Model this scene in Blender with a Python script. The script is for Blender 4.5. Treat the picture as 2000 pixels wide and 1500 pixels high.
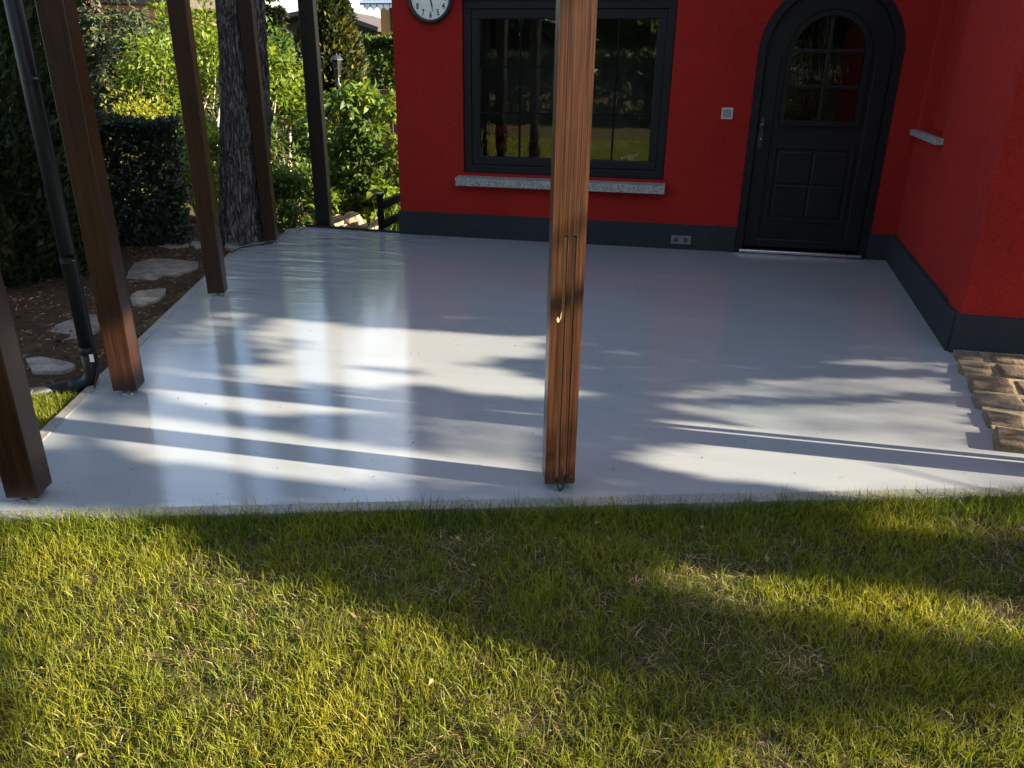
import bpy, bmesh, math, random
import numpy as np
from mathutils import Vector, Matrix, noise as mnoise

# ------------------------------------------------------------------ camera, sky, sun, exposure
for o in list(bpy.data.objects): bpy.data.objects.remove(o)
scene = bpy.context.scene
R = math.radians
YAW, PITCH, ROLL, CAMH = R(11.75), R(-22.25), R(0.70), 1.312
ROT = Matrix.Rotation(YAW, 3, 'Z') @ Matrix.Rotation(PITCH, 3, 'X')
cr, sr = math.cos(ROLL), math.sin(ROLL)
c_right, c_up, c_fwd = ROT @ Vector((cr, 0, sr)), ROT @ Vector((-sr, 0, cr)), ROT @ Vector((0, 1, 0))
cam_data = bpy.data.cameras.new('camera')
cam_data.sensor_width = 36; cam_data.lens = 27; cam_data.clip_start = .05; cam_data.clip_end = 2000
cam = bpy.data.objects.new('camera', cam_data)
scene.collection.objects.link(cam)
mw = Matrix.Identity(4)
for i in range(3):
    mw[i][0], mw[i][1], mw[i][2] = c_right[i], c_up[i], -c_fwd[i]
mw[2][3] = CAMH
cam.matrix_world = mw
scene.camera = cam

SUN_EL, SUN_AZ = R(20.0), R(0.0)          # sun stands over +X
world = bpy.data.worlds.new('World'); scene.world = world; world.use_nodes = True
nt = world.node_tree; nt.nodes.clear()
wout = nt.nodes.new('ShaderNodeOutputWorld'); bg = nt.nodes.new('ShaderNodeBackground')
sky = nt.nodes.new('ShaderNodeTexSky'); sky.sky_type = 'NISHITA'; sky.sun_disc = False
sky.sun_elevation = SUN_EL; sky.sun_rotation = R(90) - SUN_AZ; sky.dust_density = 0.15; sky.ozone_density = 1.6
bg.inputs['Strength'].default_value = 0.068
tc = nt.nodes.new('ShaderNodeTexCoord'); sep = nt.nodes.new('ShaderNodeSeparateXYZ')
addz = nt.nodes.new('ShaderNodeMath'); addz.operation = 'ADD'; addz.inputs[1].default_value = .18
dv = nt.nodes.new('ShaderNodeVectorMath'); dv.operation = 'DIVIDE'
cn = nt.nodes.new('ShaderNodeTexNoise'); cn.inputs['Scale'].default_value = 1.1; cn.inputs['Detail'].default_value = 7; cn.inputs['Roughness'].default_value = .58
crp = nt.nodes.new('ShaderNodeValToRGB'); crp.color_ramp.elements[0].position = .47; crp.color_ramp.elements[1].position = .72
cmix = nt.nodes.new('ShaderNodeMix'); cmix.data_type = 'RGBA'; cmix.inputs[7].default_value = (8.2, 8.1, 8.0, 1)
nt.links.new(tc.outputs['Generated'], sep.inputs[0]); nt.links.new(sep.outputs[2], addz.inputs[0])
nt.links.new(tc.outputs['Generated'], dv.inputs[0]); nt.links.new(addz.outputs[0], dv.inputs[1])
nt.links.new(dv.outputs[0], cn.inputs['Vector']); nt.links.new(cn.outputs['Fac'], crp.inputs[0])
nt.links.new(crp.outputs[0], cmix.inputs[0]); nt.links.new(sky.outputs[0], cmix.inputs[6])
nt.links.new(cmix.outputs[2], bg.inputs['Color']); nt.links.new(bg.outputs[0], wout.inputs[0])

sun_data = bpy.data.lights.new('sun', 'SUN'); sun_data.energy = 5.0; sun_data.angle = R(0.53); sun_data.color = (1, .87, .66)
sun = bpy.data.objects.new('sun', sun_data); scene.collection.objects.link(sun)
SUN = Vector((math.cos(SUN_EL) * math.cos(SUN_AZ), math.cos(SUN_EL) * math.sin(SUN_AZ), math.sin(SUN_EL)))
sun.rotation_euler = SUN.to_track_quat('Z', 'Y').to_euler()
vs = scene.view_settings
vs.view_transform = 'Standard'; vs.look = 'None'; vs.gamma = 1; vs.use_curve_mapping = False; vs.exposure = 2.38
scene.render.engine = 'CYCLES'
scene.cycles.max_bounces = 8; scene.cycles.transparent_max_bounces = 12
scene.cycles.caustics_reflective = False; scene.cycles.caustics_refractive = False

random.seed(4); rng = np.random.default_rng(4)
C = scene.collection

# ------------------------------------------------------------------ pixel -> place
def ray(px, py):
    return (c_fwd * 1500 + c_right * (px - 1000) - c_up * (py - 750)).normalized()
def g(px, py, z=0.0):                      # the point at height z seen at a pixel
    d = ray(px, py); t = (z - CAMH) / d.z
    return Vector((0, 0, CAMH)) + d * t
def at(px, py, Y):                         # the point of the upright plane y = Y seen at a pixel
    d = ray(px, py)
    return Vector((0, 0, CAMH)) + d * (Y / d.y)
def to_px(P):
    d = P - np.array([0, 0, CAMH])
    f = d @ np.array(c_fwd)
    return 1000 + 1500 * (d @ np.array(c_right)) / f, 750 - 1500 * (d @ np.array(c_up)) / f

# ------------------------------------------------------------------ materials
def lin(*c): return (*c, 1)
class Mat:
    def __init__(s, name):
        s.m = bpy.data.materials.new(name); s.m.use_nodes = True
        s.t = s.m.node_tree; s.b = s.t.nodes['Principled BSDF']; s.out = s.t.nodes['Material Output']
    def n(s, kind, **kw):
        nd = s.t.nodes.new(kind)
        for k, v in kw.items():
            if k in nd.inputs: nd.inputs[k].default_value = v
            else: setattr(nd, k, v)
        return nd
    def l(s, a, b): s.t.links.new(a, b)
    def coord(s, scale=(1, 1, 1), kind='Object'):
        c = s.n('ShaderNodeTexCoord'); mp = s.n('ShaderNodeMapping'); mp.inputs['Scale'].default_value = scale
        s.l(c.outputs[kind], mp.inputs[0]); return mp.outputs[0]
    def noise(s, vec, scale, detail=4, rough=.55, dist=0):
        nd = s.n('ShaderNodeTexNoise'); nd.inputs['Scale'].default_value = scale; nd.inputs['Detail'].default_value = detail
        nd.inputs['Roughness'].default_value = rough; nd.inputs['Distortion'].default_value = dist
        if vec is not None: s.l(vec, nd.inputs['Vector'])
        return nd.outputs['Fac']
    def ramp(s, fac, stops):
        r = s.n('ShaderNodeValToRGB'); e = r.color_ramp.elements
        while len(e) < len(stops): e.new(.5)
        for i, (p, c) in enumerate(stops): e[i].position = p; e[i].color = (*c, 1) if len(c) == 3 else c
        s.l(fac, r.inputs[0]); return r.outputs[0]
    def bump(s, h, strength, dist=.01, prev=None):
        b = s.n('ShaderNodeBump'); b.inputs['Strength'].default_value = strength; b.inputs['Distance'].default_value = dist
        s.l(h, b.inputs['Height'])
        if prev is not None: s.l(prev, b.inputs['Normal'])
        s.l(b.outputs[0], s.b.inputs['Normal']); return b.outputs[0]
    def mix(s, f, a, b, mode='MIX'):
        m = s.n('ShaderNodeMix', data_type='RGBA', blend_type=mode)
        for i, v in ((0, f), (6, a), (7, b)):
            if hasattr(v, 'is_output'): s.l(v, m.inputs[i])
            else: m.inputs[i].default_value = v
        return m.outputs[2]
    def set(s, rough=.5, col=None, metal=0, spec=None):
        s.b.inputs['Roughness'].default_value = rough; s.b.inputs['Metallic'].default_value = metal
        if col is not None:
            if hasattr(col, 'is_output'): s.l(col, s.b.inputs['Base Color'])
            else: s.b.inputs['Base Color'].default_value = (*col, 1)
        if spec is not None: s.b.inputs['Specular IOR Level'].default_value = spec
        return s
M = {}
TANG = (0.0, 1.0)                          # roller direction of the coating
def simple(name, col, rough=.5, metal=0, spec=None, var=.15, bscale=60, bstr=.15):
    m = Mat(name); v = m.coord()
    f = m.noise(v, bscale * .3, 5)
    a = tuple(c * (1 - var) for c in col); b = tuple(min(1, c * (1 + var)) for c in col)
    m.set(rough, m.ramp(f, [(.3, a), (.7, b)]), metal, spec)
    if bstr: m.bump(m.noise(v, bscale, 3), bstr, .004)
    M[name] = m.m; return m.m

def plaster(name, col, grain=120, strength=.75):
    m = Mat(name); v = m.coord()
    big = m.noise(v, 1.3, 5); a = tuple(c * .88 for c in col); b = tuple(c * 1.1 for c in col)
    fine = m.noise(v, grain, 2)
    c1 = m.ramp(big, [(.3, a), (.7, b)])
    c1 = m.mix(1.0, c1, m.ramp(m.noise(v, 28, 4, .6), [(.3, (.9, .9, .9)), (.7, (1.06, 1.06, 1.06))]), 'MULTIPLY')
    c2 = m.mix(1.0, c1, m.ramp(fine, [(.3, (.70, .70, .70)), (.68, (1.10, 1.10, 1.10))]), 'MULTIPLY')
    m.set(.9, c2, spec=.2); m.bump(fine, strength, .006)
    M[name] = m.m
plaster('red_plaster', (.29, .0140, .0100)); plaster('plinth_paint', (.024, .028, .035), 150, .5)
plaster('orange_plaster', (.62, .30, .12)); plaster('pink_plaster', (.65, .33, .24)); plaster('grey_plaster', (.5, .5, .5))

m = Mat('floor_coating'); v = m.coord()
big = m.noise(v, .9, 4); col = m.ramp(big, [(.3, (.268, .288, .304)), (.7, (.305, .322, .336))])
roll = m.noise(m.coord((.35, 5, 1)), 1.6, 5, .6); col = m.mix(1.0, col, m.ramp(roll, [(.3, (.94, .945, .95)), (.7, (1.03, 1.03, 1.03))]), 'MULTIPLY')
stain = m.noise(v, 3.1, 6, .7); col = m.mix(1.0, col, m.ramp(stain, [(.62, (1, 1, 1)), (.78, (.90, .90, .89))]), 'MULTIPLY')
sp = m.noise(v, 210, 2); col = m.mix(m.ramp(sp, [(.70, (0, 0, 0)), (.76, (.4, .4, .4))]), col, (.16, .17, .19, 1))
m.set(.26, col); rr = m.ramp(m.noise(v, 2.2, 5), [(.3, (.08, .08, .08)), (.75, (.12, .12, .12))]); m.l(rr, m.b.inputs['Roughness'])
m.b.inputs['IOR'].default_value = 1.95; m.b.inputs['Anisotropic'].default_value = 1.0
tg = m.n('ShaderNodeCombineXYZ'); tg.inputs[0].default_value = TANG[0]; tg.inputs[1].default_value = TANG[1]; m.l(tg.outputs[0], m.b.inputs['Tangent'])
n0 = m.bump(m.noise(m.coord((.22, 1, 1)), 16, 3, .5, .8), .035, .010)
# sagging ripples where the fresh coating ran towards the open back corner
gm = m.n('ShaderNodeTexCoord'); sx = m.n('ShaderNodeSeparateXYZ'); m.l(gm.outputs['Object'], sx.inputs[0])
mx_ = m.n('ShaderNodeMapRange'); mx_.inputs[1].default_value = -1.7; mx_.inputs[2].default_value = -2.6; m.l(sx.outputs[0], mx_.inputs[0])
my_ = m.n('ShaderNodeMapRange'); my_.inputs[1].default_value = 3.6; my_.inputs[2].default_value = 5.6; m.l(sx.outputs[1], my_.inputs[0])
mm_ = m.n('ShaderNodeMath', operation='MULTIPLY'); m.l(mx_.outputs[0], mm_.inputs[0]); m.l(my_.outputs[0], mm_.inputs[1])
rp = m.n('ShaderNodeBump'); rp.inputs['Distance'].default_value = .026; m.l(m.noise(m.coord((.30, 1, 1)), 6.5, 3, .5, .5), rp.inputs['Height'])
m.l(mm_.outputs[0], rp.inputs['Strength']); m.l(n0, rp.inputs['Normal']); n1 = rp.outputs[0]
n2 = m.bump(m.noise(v, 85, 3, .6), .05, .006, n1)
m.bump(m.ramp(m.noise(v, 38, 2), [(.70, (0, 0, 0)), (.78, (1, 1, 1))]), .04, .003, n2); M['floor'] = m.m

def wood(name, dark, light, rough=.42):
    m = Mat(name); v = m.coord((1, 1, .05)); v2 = m.coord((1, 1, .012)); oi = m.n('ShaderNodeObjectInfo')
    off = m.n('ShaderNodeVectorMath', operation='ADD'); m.l(v, off.inputs[0]); rv = m.n('ShaderNodeCombineXYZ'); m.l(oi.outputs['Random'], rv.inputs[2]); m.l(rv.outputs[0], off.inputs[1])
    w = m.n('ShaderNodeTexWave', wave_type='RINGS', rings_direction='Z'); w.inputs['Scale'].default_value = 13
    w.inputs['Distortion'].default_value = 7; w.inputs['Detail'].default_value = 2; w.inputs['Detail Scale'].default_value = .6
    mp = m.n('ShaderNodeMapping'); mp.inputs['Location'].default_value = (.16, .24, 0); m.l(off.outputs[0], mp.inputs[0]); m.l(mp.outputs[0], w.inputs['Vector'])
    fine = m.noise(v2, 260, 3, .6); mid = m.noise(v2, 140, 4, .7); tone = m.noise(off.outputs[0], 6, 4)
    md = tuple((a + b) / 2 for a, b in zip(dark, light))
    c1 = m.ramp(fine, [(.40, dark), (.50, md), (.58, light)])
    c2 = m.mix(.30, c1, m.ramp(mid, [(.40, dark), (.60, light)]))
    c2 = m.mix(.12, c2, m.ramp(w.outputs['Fac'], [(.1, dark), (.6, light)]))
    c3 = m.mix(1.0, c2, m.ramp(tone, [(.25, (.55, .55, .55)), (.75, (1.2, 1.2, 1.2))]), 'MULTIPLY')
    m.set(rough, c3, spec=.4); m.bump(fine, .3, .0015); M[name] = m.m
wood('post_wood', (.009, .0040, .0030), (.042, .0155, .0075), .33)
wood('backlit_post_wood', (.005, .004, .0035), (.011, .007, .0055))  # post wood seen against the light, its shade put into the colour
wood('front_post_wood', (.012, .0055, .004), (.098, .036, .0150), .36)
wood('inlay_wood', (.16, .07, .035), (.32, .15, .075), .5)
simple('bare_wood', (.55, .42, .28), .8)
simple('anthracite', (.0075, .009, .0115), .45, spec=.22, bscale=90, bstr=.05)
simple('door_paint', (.0065, .0085, .0092), .42, spec=.25, bscale=30, bstr=.05)
simple('matt_black', (.008, .009, .010), .9, spec=.05, bstr=0)
simple('dark_gap', (.006, .006, .007), .8, bstr=0)
simple('black_plastic', (.007, .0085, .011), .5, spec=.3, bscale=40, bstr=.06)
simple('white_plastic', (.75, .75, .72), .4, bstr=0)
simple('switch_grey', (.42, .43, .43), .4, bstr=0, var=.03)
simple('switch_dark', (.20, .21, .22), .35, bstr=0, var=.03)
simple('socket_grey', (.12, .13, .14), .45, bstr=0, var=.03)
simple('socket_hole', (.03, .03, .035), .5, bstr=0)
simple('aluminium', (.75, .76, .78), .28, 1.0, bscale=120, bstr=.05)
simple('rusty_screw', (.10, .07, .05), .6, .4, bstr=0)
simple('galvanised', (.42, .44, .46), .38, .9)
simple('brass', (.75, .52, .22), .35, 1.0, bstr=0)
simple('iron', (.02, .021, .024), .45)
simple('clock_face', (.70, .72, .68), .55, bstr=0, var=.04)
simple('clock_print', (.02, .02, .022), .6, bstr=0)
simple('clock_line', (.33, .34, .34), .6, bstr=0)
simple('ceramic', (.78, .78, .74), .2, bstr=0, var=.03)
simple('terracotta', (.42, .16, .08), .8)
simple('petal', (.55, .03, .04), .6, bstr=0)
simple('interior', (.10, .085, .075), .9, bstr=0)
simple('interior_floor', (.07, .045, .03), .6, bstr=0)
simple('roof_dark', (.06, .045, .04), .8); simple('roof_red', (.28, .09, .07), .8)
simple('awning_white', (.72, .74, .78), .8); simple('awning_grey', (.16, .18, .22), .7)
simple('brick_red', (.13, .045, .032), .85)
simple('stem_brown', (.13, .085, .05), .85, bscale=80, bstr=.4); simple('stem_pale', (.42, .33, .27), .8, bscale=80, bstr=.3)
simple('timber_dark', (.03, .022, .020), .8); simple('sand', (.24, .19, .12), .95, bscale=260, bstr=.8, var=.35)
simple('dirt_fleck', (.05, .04, .035), .9, bstr=0); simple('dry_leaf', (.24, .14, .065), .8, bstr=0, var=.4)

def granite(name, a, b, c, scale=240):
    m = Mat(name); v = m.coord()
    vo = m.n('ShaderNodeTexVoronoi'); vo.inputs['Scale'].default_value = scale; m.l(v, vo.inputs['Vector'])
    f = m.noise(v, scale * .6, 3)
    col = m.ramp(f, [(.33, c), (.46, a), (.62, b)])
    col = m.mix(.35, col, m.ramp(m.n_sep(vo) if False else vo.outputs['Distance'], [(.2, b), (.7, c)]))
    m.set(.5, col); m.bump(f, .2, .002); M[name] = m.m
granite('granite', (.24, .245, .24), (.38, .385, .37), (.03, .032, .035), 150)
granite('concrete', (.19, .185, .17), (.28, .27, .25), (.08, .078, .07), 260)
def stone(name, cols, scale=5, bstr=.6):
    m = Mat(name); v = m.coord(); oi = m.n('ShaderNodeObjectInfo')
    f = m.noise(v, scale, 7, .62); f2 = m.noise(v, scale * 12, 4, .6)
    c1 = m.ramp(f, [(.28, cols[0]), (.5, cols[1]), (.72, cols[2])])
    c2 = m.mix(1.0, c1, m.ramp(oi.outputs['Random'], [(0, (.62, .60, .62)), (.35, (1.05, .92, .82)), (.7, (.95, .98, 1.0)), (1, (1.3, 1.15, .95))]), 'MULTIPLY')
    c3 = m.mix(1.0, c2, m.ramp(f2, [(.3, (.6, .6, .6)), (.65, (1.1, 1.1, 1.1))]), 'MULTIPLY')
    m.set(.88, c3, spec=.25); n1 = m.bump(f, bstr, .03); m.bump(f2, .5, .006, n1); M[name] = m.m
stone('sandstone', ((.085, .068, .055), (.165, .125, .092), (.245, .19, .135)), 11, .7)
stone('flagstone', ((.11, .10, .088), (.23, .215, .195), (.36, .335, .305)), 9, 1.0)
stone('field_rock', ((.30, .22, .14), (.48, .38, .27), (.60, .52, .42)), 6, .7)

m = Mat('garden_soil'); v = m.coord()
f = m.noise(v, 16, 8, .7); f2 = m.noise(v, 130, 4, .65)
c1 = m.ramp(f, [(.3, (.035, .022, .014)), (.7, (.10, .065, .042))])
c1 = m.mix(1.0, c1, m.ramp(f2, [(.3, (.5, .5, .5)), (.7, (1.4, 1.35, 1.3))]), 'MULTIPLY')
m.set(.95, c1, spec=.1); n1 = m.bump(f, .8, .05); m.bump(f2, .8, .012, n1); M['soil'] = m.m
m = Mat('lawn_thatch'); v = m.coord()
f = m.noise(v, 9, 8, .7); f2 = m.noise(v, 170, 4, .7); f3 = m.noise(v, .7, 4)
c1 = m.ramp(f, [(.3, (.055, .036, .020)), (.55, (.11, .075, .038)), (.75, (.10, .11, .028))])
c1 = m.mix(m.ramp(f3, [(.4, (0, 0, 0)), (.6, (.5, .5, .5))]), c1, (.07, .10, .022, 1))
c1 = m.mix(1.0, c1, m.ramp(f2, [(.3, (.45, .45, .45)), (.7, (1.4, 1.4, 1.3))]), 'MULTIPLY')
m.set(.95, c1, spec=.1); n1 = m.bump(f, .8, .04); m.bump(f2, .9, .012, n1); M['thatch'] = m.m

m = Mat('bark'); v = m.coord((1, 1, .15))
vo = m.n('ShaderNodeTexVoronoi', feature='DISTANCE_TO_EDGE'); vo.inputs['Scale'].default_value = 40
nw = m.n('ShaderNodeTexNoise'); nw.inputs['Scale'].default_value = 9; nw.inputs['Detail'].default_value = 5; m.l(v, nw.inputs['Vector'])
mx = m.n('ShaderNodeMix', data_type='RGBA'); mx.inputs[0].default_value = .26; m.l(v, mx.inputs[6]); m.l(nw.outputs['Color'], mx.inputs[7]); m.l(mx.outputs[2], vo.inputs['Vector'])
f2 = m.noise(v, 70, 6, .7)
c1 = m.ramp(vo.outputs['Distance'], [(.0, (.022, .019, .019)), (.08, (.11, .097, .094)), (.26, (.25, .225, .215))])
c1 = m.mix(1.0, c1, m.ramp(f2, [(.3, (.5, .5, .5)), (.7, (1.3, 1.25, 1.2))]), 'MULTIPLY')
m.set(.95, c1, spec=.1); n1 = m.bump(vo.outputs['Distance'], 1.0, .06); m.bump(f2, .7, .012, n1); M['bark'] = m.m

def leafmat(name, cols, trans=.35, rough=.5, spec=.35):
    m = Mat(name); at_ = m.n('ShaderNodeAttribute'); at_.attribute_name = 'rnd'
    col = m.ramp(at_.outputs['Fac'], [(0, cols[0]), (.5, cols[1]), (1, cols[2])])
    m.set(rough, col, spec=spec)
    tr = m.n('ShaderNodeBsdfTranslucent'); tcol = m.mix(1.0, col, (1.25, 1.2, .55, 1), 'MULTIPLY'); m.l(tcol, tr.inputs['Color'])
    ms = m.n('ShaderNodeMixShader'); ms.inputs[0].default_value = trans
    m.l(m.b.outputs[0], ms.inputs[1]); m.l(tr.outputs[0], ms.inputs[2]); m.l(ms.outputs[0], m.out.inputs['Surface']); M[name] = m.m
leafmat('grass_blade', ((.060, .105, .009), (.145, .172, .012), (.31, .275, .028)), .42, .5, .3)
leafmat('straw', ((.13, .08, .035), (.27, .185, .085), (.42, .33, .18)), .2, .6)
leafmat('leaf_yellowgreen', ((.07, .125, .013), (.125, .185, .018), (.21, .25, .028)), .45)
leafmat('leaf_gold', ((.12, .14, .012), (.20, .205, .02), (.29, .28, .03)), .4)
leafmat('leaf_green', ((.035, .075, .012), (.065, .115, .018), (.11, .16, .025)), .42)
leafmat('leaf_dark', ((.018, .032, .014), (.030, .048, .020), (.050, .070, .028)), .25)
leafmat('leaf_yew', ((.014, .024, .017), (.022, .034, .024), (.036, .050, .034)), .15)
leafmat('leaf_thuja', ((.016, .026, .008), (.030, .042, .012), (.052, .064, .018)), .2)
leafmat('leaf_thuja_sunlit', ((.11, .10, .012), (.17, .15, .018), (.24, .20, .03)), .25)  # thuja leaves in sun, the sunlight put into their colour
leafmat('leaf_spruce', ((.022, .036, .018), (.040, .058, .024), (.095, .105, .032)), .15)

def glassmat(name, tint=(.8, .85, .85), wav=.06, scale=9):
    m = Mat(name); v = m.coord((1, 1, .45)); m.t.nodes.remove(m.b)
    fr = m.n('ShaderNodeFresnel'); fr.inputs['IOR'].default_value = 1.6
    gl = m.n('ShaderNodeBsdfGlossy'); gl.inputs['Roughness'].default_value = .02
    tp = m.n('ShaderNodeBsdfTransparent'); tp.inputs['Color'].default_value = (*tint, 1)
    b = m.n('ShaderNodeBump'); b.inputs['Strength'].default_value = wav; b.inputs['Distance'].default_value = .02
    m.l(m.noise(v, scale, 3, .5, 1.0), b.inputs['Height']); m.l(b.outputs[0], gl.inputs['Normal'])
    sc = m.n('ShaderNodeMath', operation='MULTIPLY_ADD'); sc.inputs[1].default_value = 1.5; sc.inputs[2].default_value = .0; sc.use_clamp = True
    m.l(fr.outputs[0], sc.inputs[0])
    ms = m.n('ShaderNodeMixShader'); m.l(sc.outputs[0], ms.inputs[0]); m.l(tp.outputs[0], ms.inputs[1]); m.l(gl.outputs[0], ms.inputs[2])
    m.l(ms.outputs[0], m.out.inputs['Surface']); M[name] = m.m
glassmat('window_glass', wav=.02, scale=5); glassmat('wavy_glass', (.30, .33, .33), .03, 30)
glassmat('lamp_glass', (.25, .28, .3), .02, 9)

# ------------------------------------------------------------------ mesh helpers
class MB:
    def __init__(s): s.v = []; s.f = []; s.smooth = False
    def add(s, vs_, fs):
        o = len(s.v); s.v += [tuple(p) for p in vs_]; s.f += [tuple(i + o for i in f) for f in fs]; return s
    def box(s, a, b):
        (x0, y0, z0), (x1, y1, z1) = a, b
        return s.add([(x0, y0, z0), (x1, y0, z0), (x1, y1, z0), (x0, y1, z0), (x0, y0, z1), (x1, y0, z1), (x1, y1, z1), (x0, y1, z1)],
                     [(0, 3, 2, 1), (4, 5, 6, 7), (0, 1, 5, 4), (1, 2, 6, 5), (2, 3, 7, 6), (3, 0, 4, 7)])
    def bar(s, p, q, w, h, up=(0, 0, 1)):            # box from p to q, w across, h along up
        p, q = Vector(p), Vector(q); d = (q - p).normalized(); u = Vector(up)
        r = d.cross(u).normalized(); u = r.cross(d).normalized()
        vs_ = [c + r * (a * w / 2) + u * (b * h / 2) for c in (p, q) for a, b in ((-1, -1), (1, -1), (1, 1), (-1, 1))]
        return s.add(vs_, [(0, 1, 2, 3), (7, 6, 5, 4), (0, 4, 5, 1), (1, 5, 6, 2), (2, 6, 7, 3), (3, 7, 4, 0)])
    def prism(s, poly, fn, d0, d1):                  # poly of 2D points, fn(u, v, depth) -> 3D
        n = len(poly)
        vs_ = [fn(u, w, d0) for u, w in poly] + [fn(u, w, d1) for u, w in poly]
        return s.add(vs_, [tuple(range(n)), tuple(range(2 * n - 1, n - 1, -1))] + [(i, i + n, (i + 1) % n + n, (i + 1) % n) for i in range(n)])
    def tube(s, pts, rad, n=10, cap=True):
        pts = [Vector(p) for p in pts]; k = len(pts)
        rad = rad if isinstance(rad, (list, tuple)) else [rad] * k
        vs_ = []; ref = None
        for i, p in enumerate(pts):
            d = (pts[min(i + 1, k - 1)] - pts[max(i - 1, 0)]).normalized()
            if ref is None: ref = d.orthogonal().normalized()
            ref = (ref - d * ref.dot(d)).normalized(); b = d.cross(ref)
            vs_ += [p + (ref * math.cos(2 * math.pi * j / n) + b * math.sin(2 * math.pi * j / n)) * rad[i] for j in range(n)]
        fs = [(i * n + j, i * n + (j + 1) % n, (i + 1) * n + (j + 1) % n, (i + 1) * n + j) for i in range(k - 1) for j in range(n)]
        if cap: fs += [tuple(range(n - 1, -1, -1)), tuple(range((k - 1) * n, k * n))]
        return s.add(vs_, fs)
    def lathe(s, prof, fn, n=40):                    # prof of (r, h); fn(x, y, h) -> 3D
        k = len(prof); vs_ = [fn(r * math.cos(2 * math.pi * j / n), r * math.sin(2 * math.pi * j / n), h) for r, h in prof for j in range(n)]
        return s.add(vs_, [(i * n + j, i * n + (j + 1) % n, (i + 1) * n + (j + 1) % n, (i + 1) * n + j) for i in range(k - 1) for j in range(n)])
    def build(s, name, mat, parent=None, bevel=0, smooth=False, loc=None, seg=2):
        me = bpy.data.meshes.new(name); me.from_pydata(s.v, [], s.f); 
        bm = bmesh.new(); bm.from_mesh(me); bmesh.ops.recalc_face_normals(bm, faces=bm.faces); bm.to_mesh(me); bm.free()
        me.materials.append(M[mat] if isinstance(mat, str) else mat)
        o = bpy.data.objects.new(name, me); C.objects.link(o)
        if parent is not None: o.parent = parent
        if loc is not None: o.location = loc
        if smooth: me.polygons.foreach_set('use_smooth', [True] * len(me.polygons))
        if bevel:
            bv = o.modifiers.new('bevel', 'BEVEL'); bv.width = bevel; bv.segments = seg; bv.limit_method = 'ANGLE'; bv.angle_limit = R(35)
        return o
def empty(name, loc=(0, 0, 0), rz=0):
    o = bpy.data.objects.new(name, None); o.empty_display_size = .1; C.objects.link(o); o.location = loc; o.rotation_euler = (0, 0, rz); return o
def tag(o, label=None, cat=None, group=None, kind=None):
    if label: o['label'] = label
    if cat: o['category'] = cat
    if group: o['group'] = group
    if kind: o['kind'] = kind
    return o
XZ = lambda y: (lambda u, w, d: (u, y + d, w))
XY = lambda u, w, d: (u, w, d)
def arr_mesh(name, verts, faces_idx, nper, mat, rnd=None, parent=None, smooth=False):
    me = bpy.data.meshes.new(name); V = len(verts); F = len(faces_idx) // nper if isinstance(nper, int) else None
    me.vertices.add(V); me.vertices.foreach_set('co', np.ascontiguousarray(verts, dtype=np.float32).ravel())
    fi = np.ascontiguousarray(faces_idx, dtype=np.int32).ravel(); F = len(fi) // nper
    me.loops.add(len(fi)); me.loops.foreach_set('vertex_index', fi)
    me.polygons.add(F); me.polygons.foreach_set('loop_start', np.arange(0, len(fi), nper, dtype=np.int32))
    me.polygons.foreach_set('loop_total', np.full(F, nper, dtype=np.int32))
    if smooth: me.polygons.foreach_set('use_smooth', np.ones(F, dtype=bool))
    if rnd is not None:
        a = me.attributes.new('rnd', 'FLOAT', 'POINT'); a.data.foreach_set('value', np.ascontiguousarray(rnd, dtype=np.float32))
    me.update(); me.validate()
    me.materials.append(M[mat]); o = bpy.data.objects.new(name, me); C.objects.link(o)
    if parent is not None: o.parent = parent
    return o
def norm(a): return a / np.maximum(np.linalg.norm(a, axis=1, keepdims=True), 1e-6)
def leaves(name, P, D, L, W, mat, parent=None, fold=.25, rnd=None, up=None):
    """P leaf bases, D pointing directions, L, W sizes; each leaf two folded triangles pairs"""
    n = len(P); D = norm(D); u = rng.normal(size=(n, 3)) if up is None else up + rng.normal(size=(n, 3)) * .45
    Rr = norm(np.cross(D, u)); N = np.cross(Rr, D)
    L = np.broadcast_to(np.asarray(L, float), (n,)) * rng.uniform(.7, 1.3, n); W = np.broadcast_to(np.asarray(W, float), (n,)) * rng.uniform(.7, 1.3, n)
    L = L[:, None]; W = W[:, None]
    mid = P + D * L * .45 + N * L * .06
    v0 = P; v1 = mid + Rr * W * .5 + N * W * fold; v2 = P + D * L - N * L * .10; v3 = mid - Rr * W * .5 + N * W * fold; v4 = mid
    V = np.stack([v0, v1, v2, v3, v4], 1).reshape(-1, 3)
    b = (np.arange(n) * 5)[:, None]
    F = np.concatenate([b + [0, 1, 4], b + [1, 2, 4], b + [4, 2, 3], b + [0, 4, 3]], 1).reshape(-1)
    if rnd is None: rnd = rng.random(n)
    return arr_mesh(name, V, F, 3, mat, np.repeat(np.clip(rnd, 0, 1), 5), parent)

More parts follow.
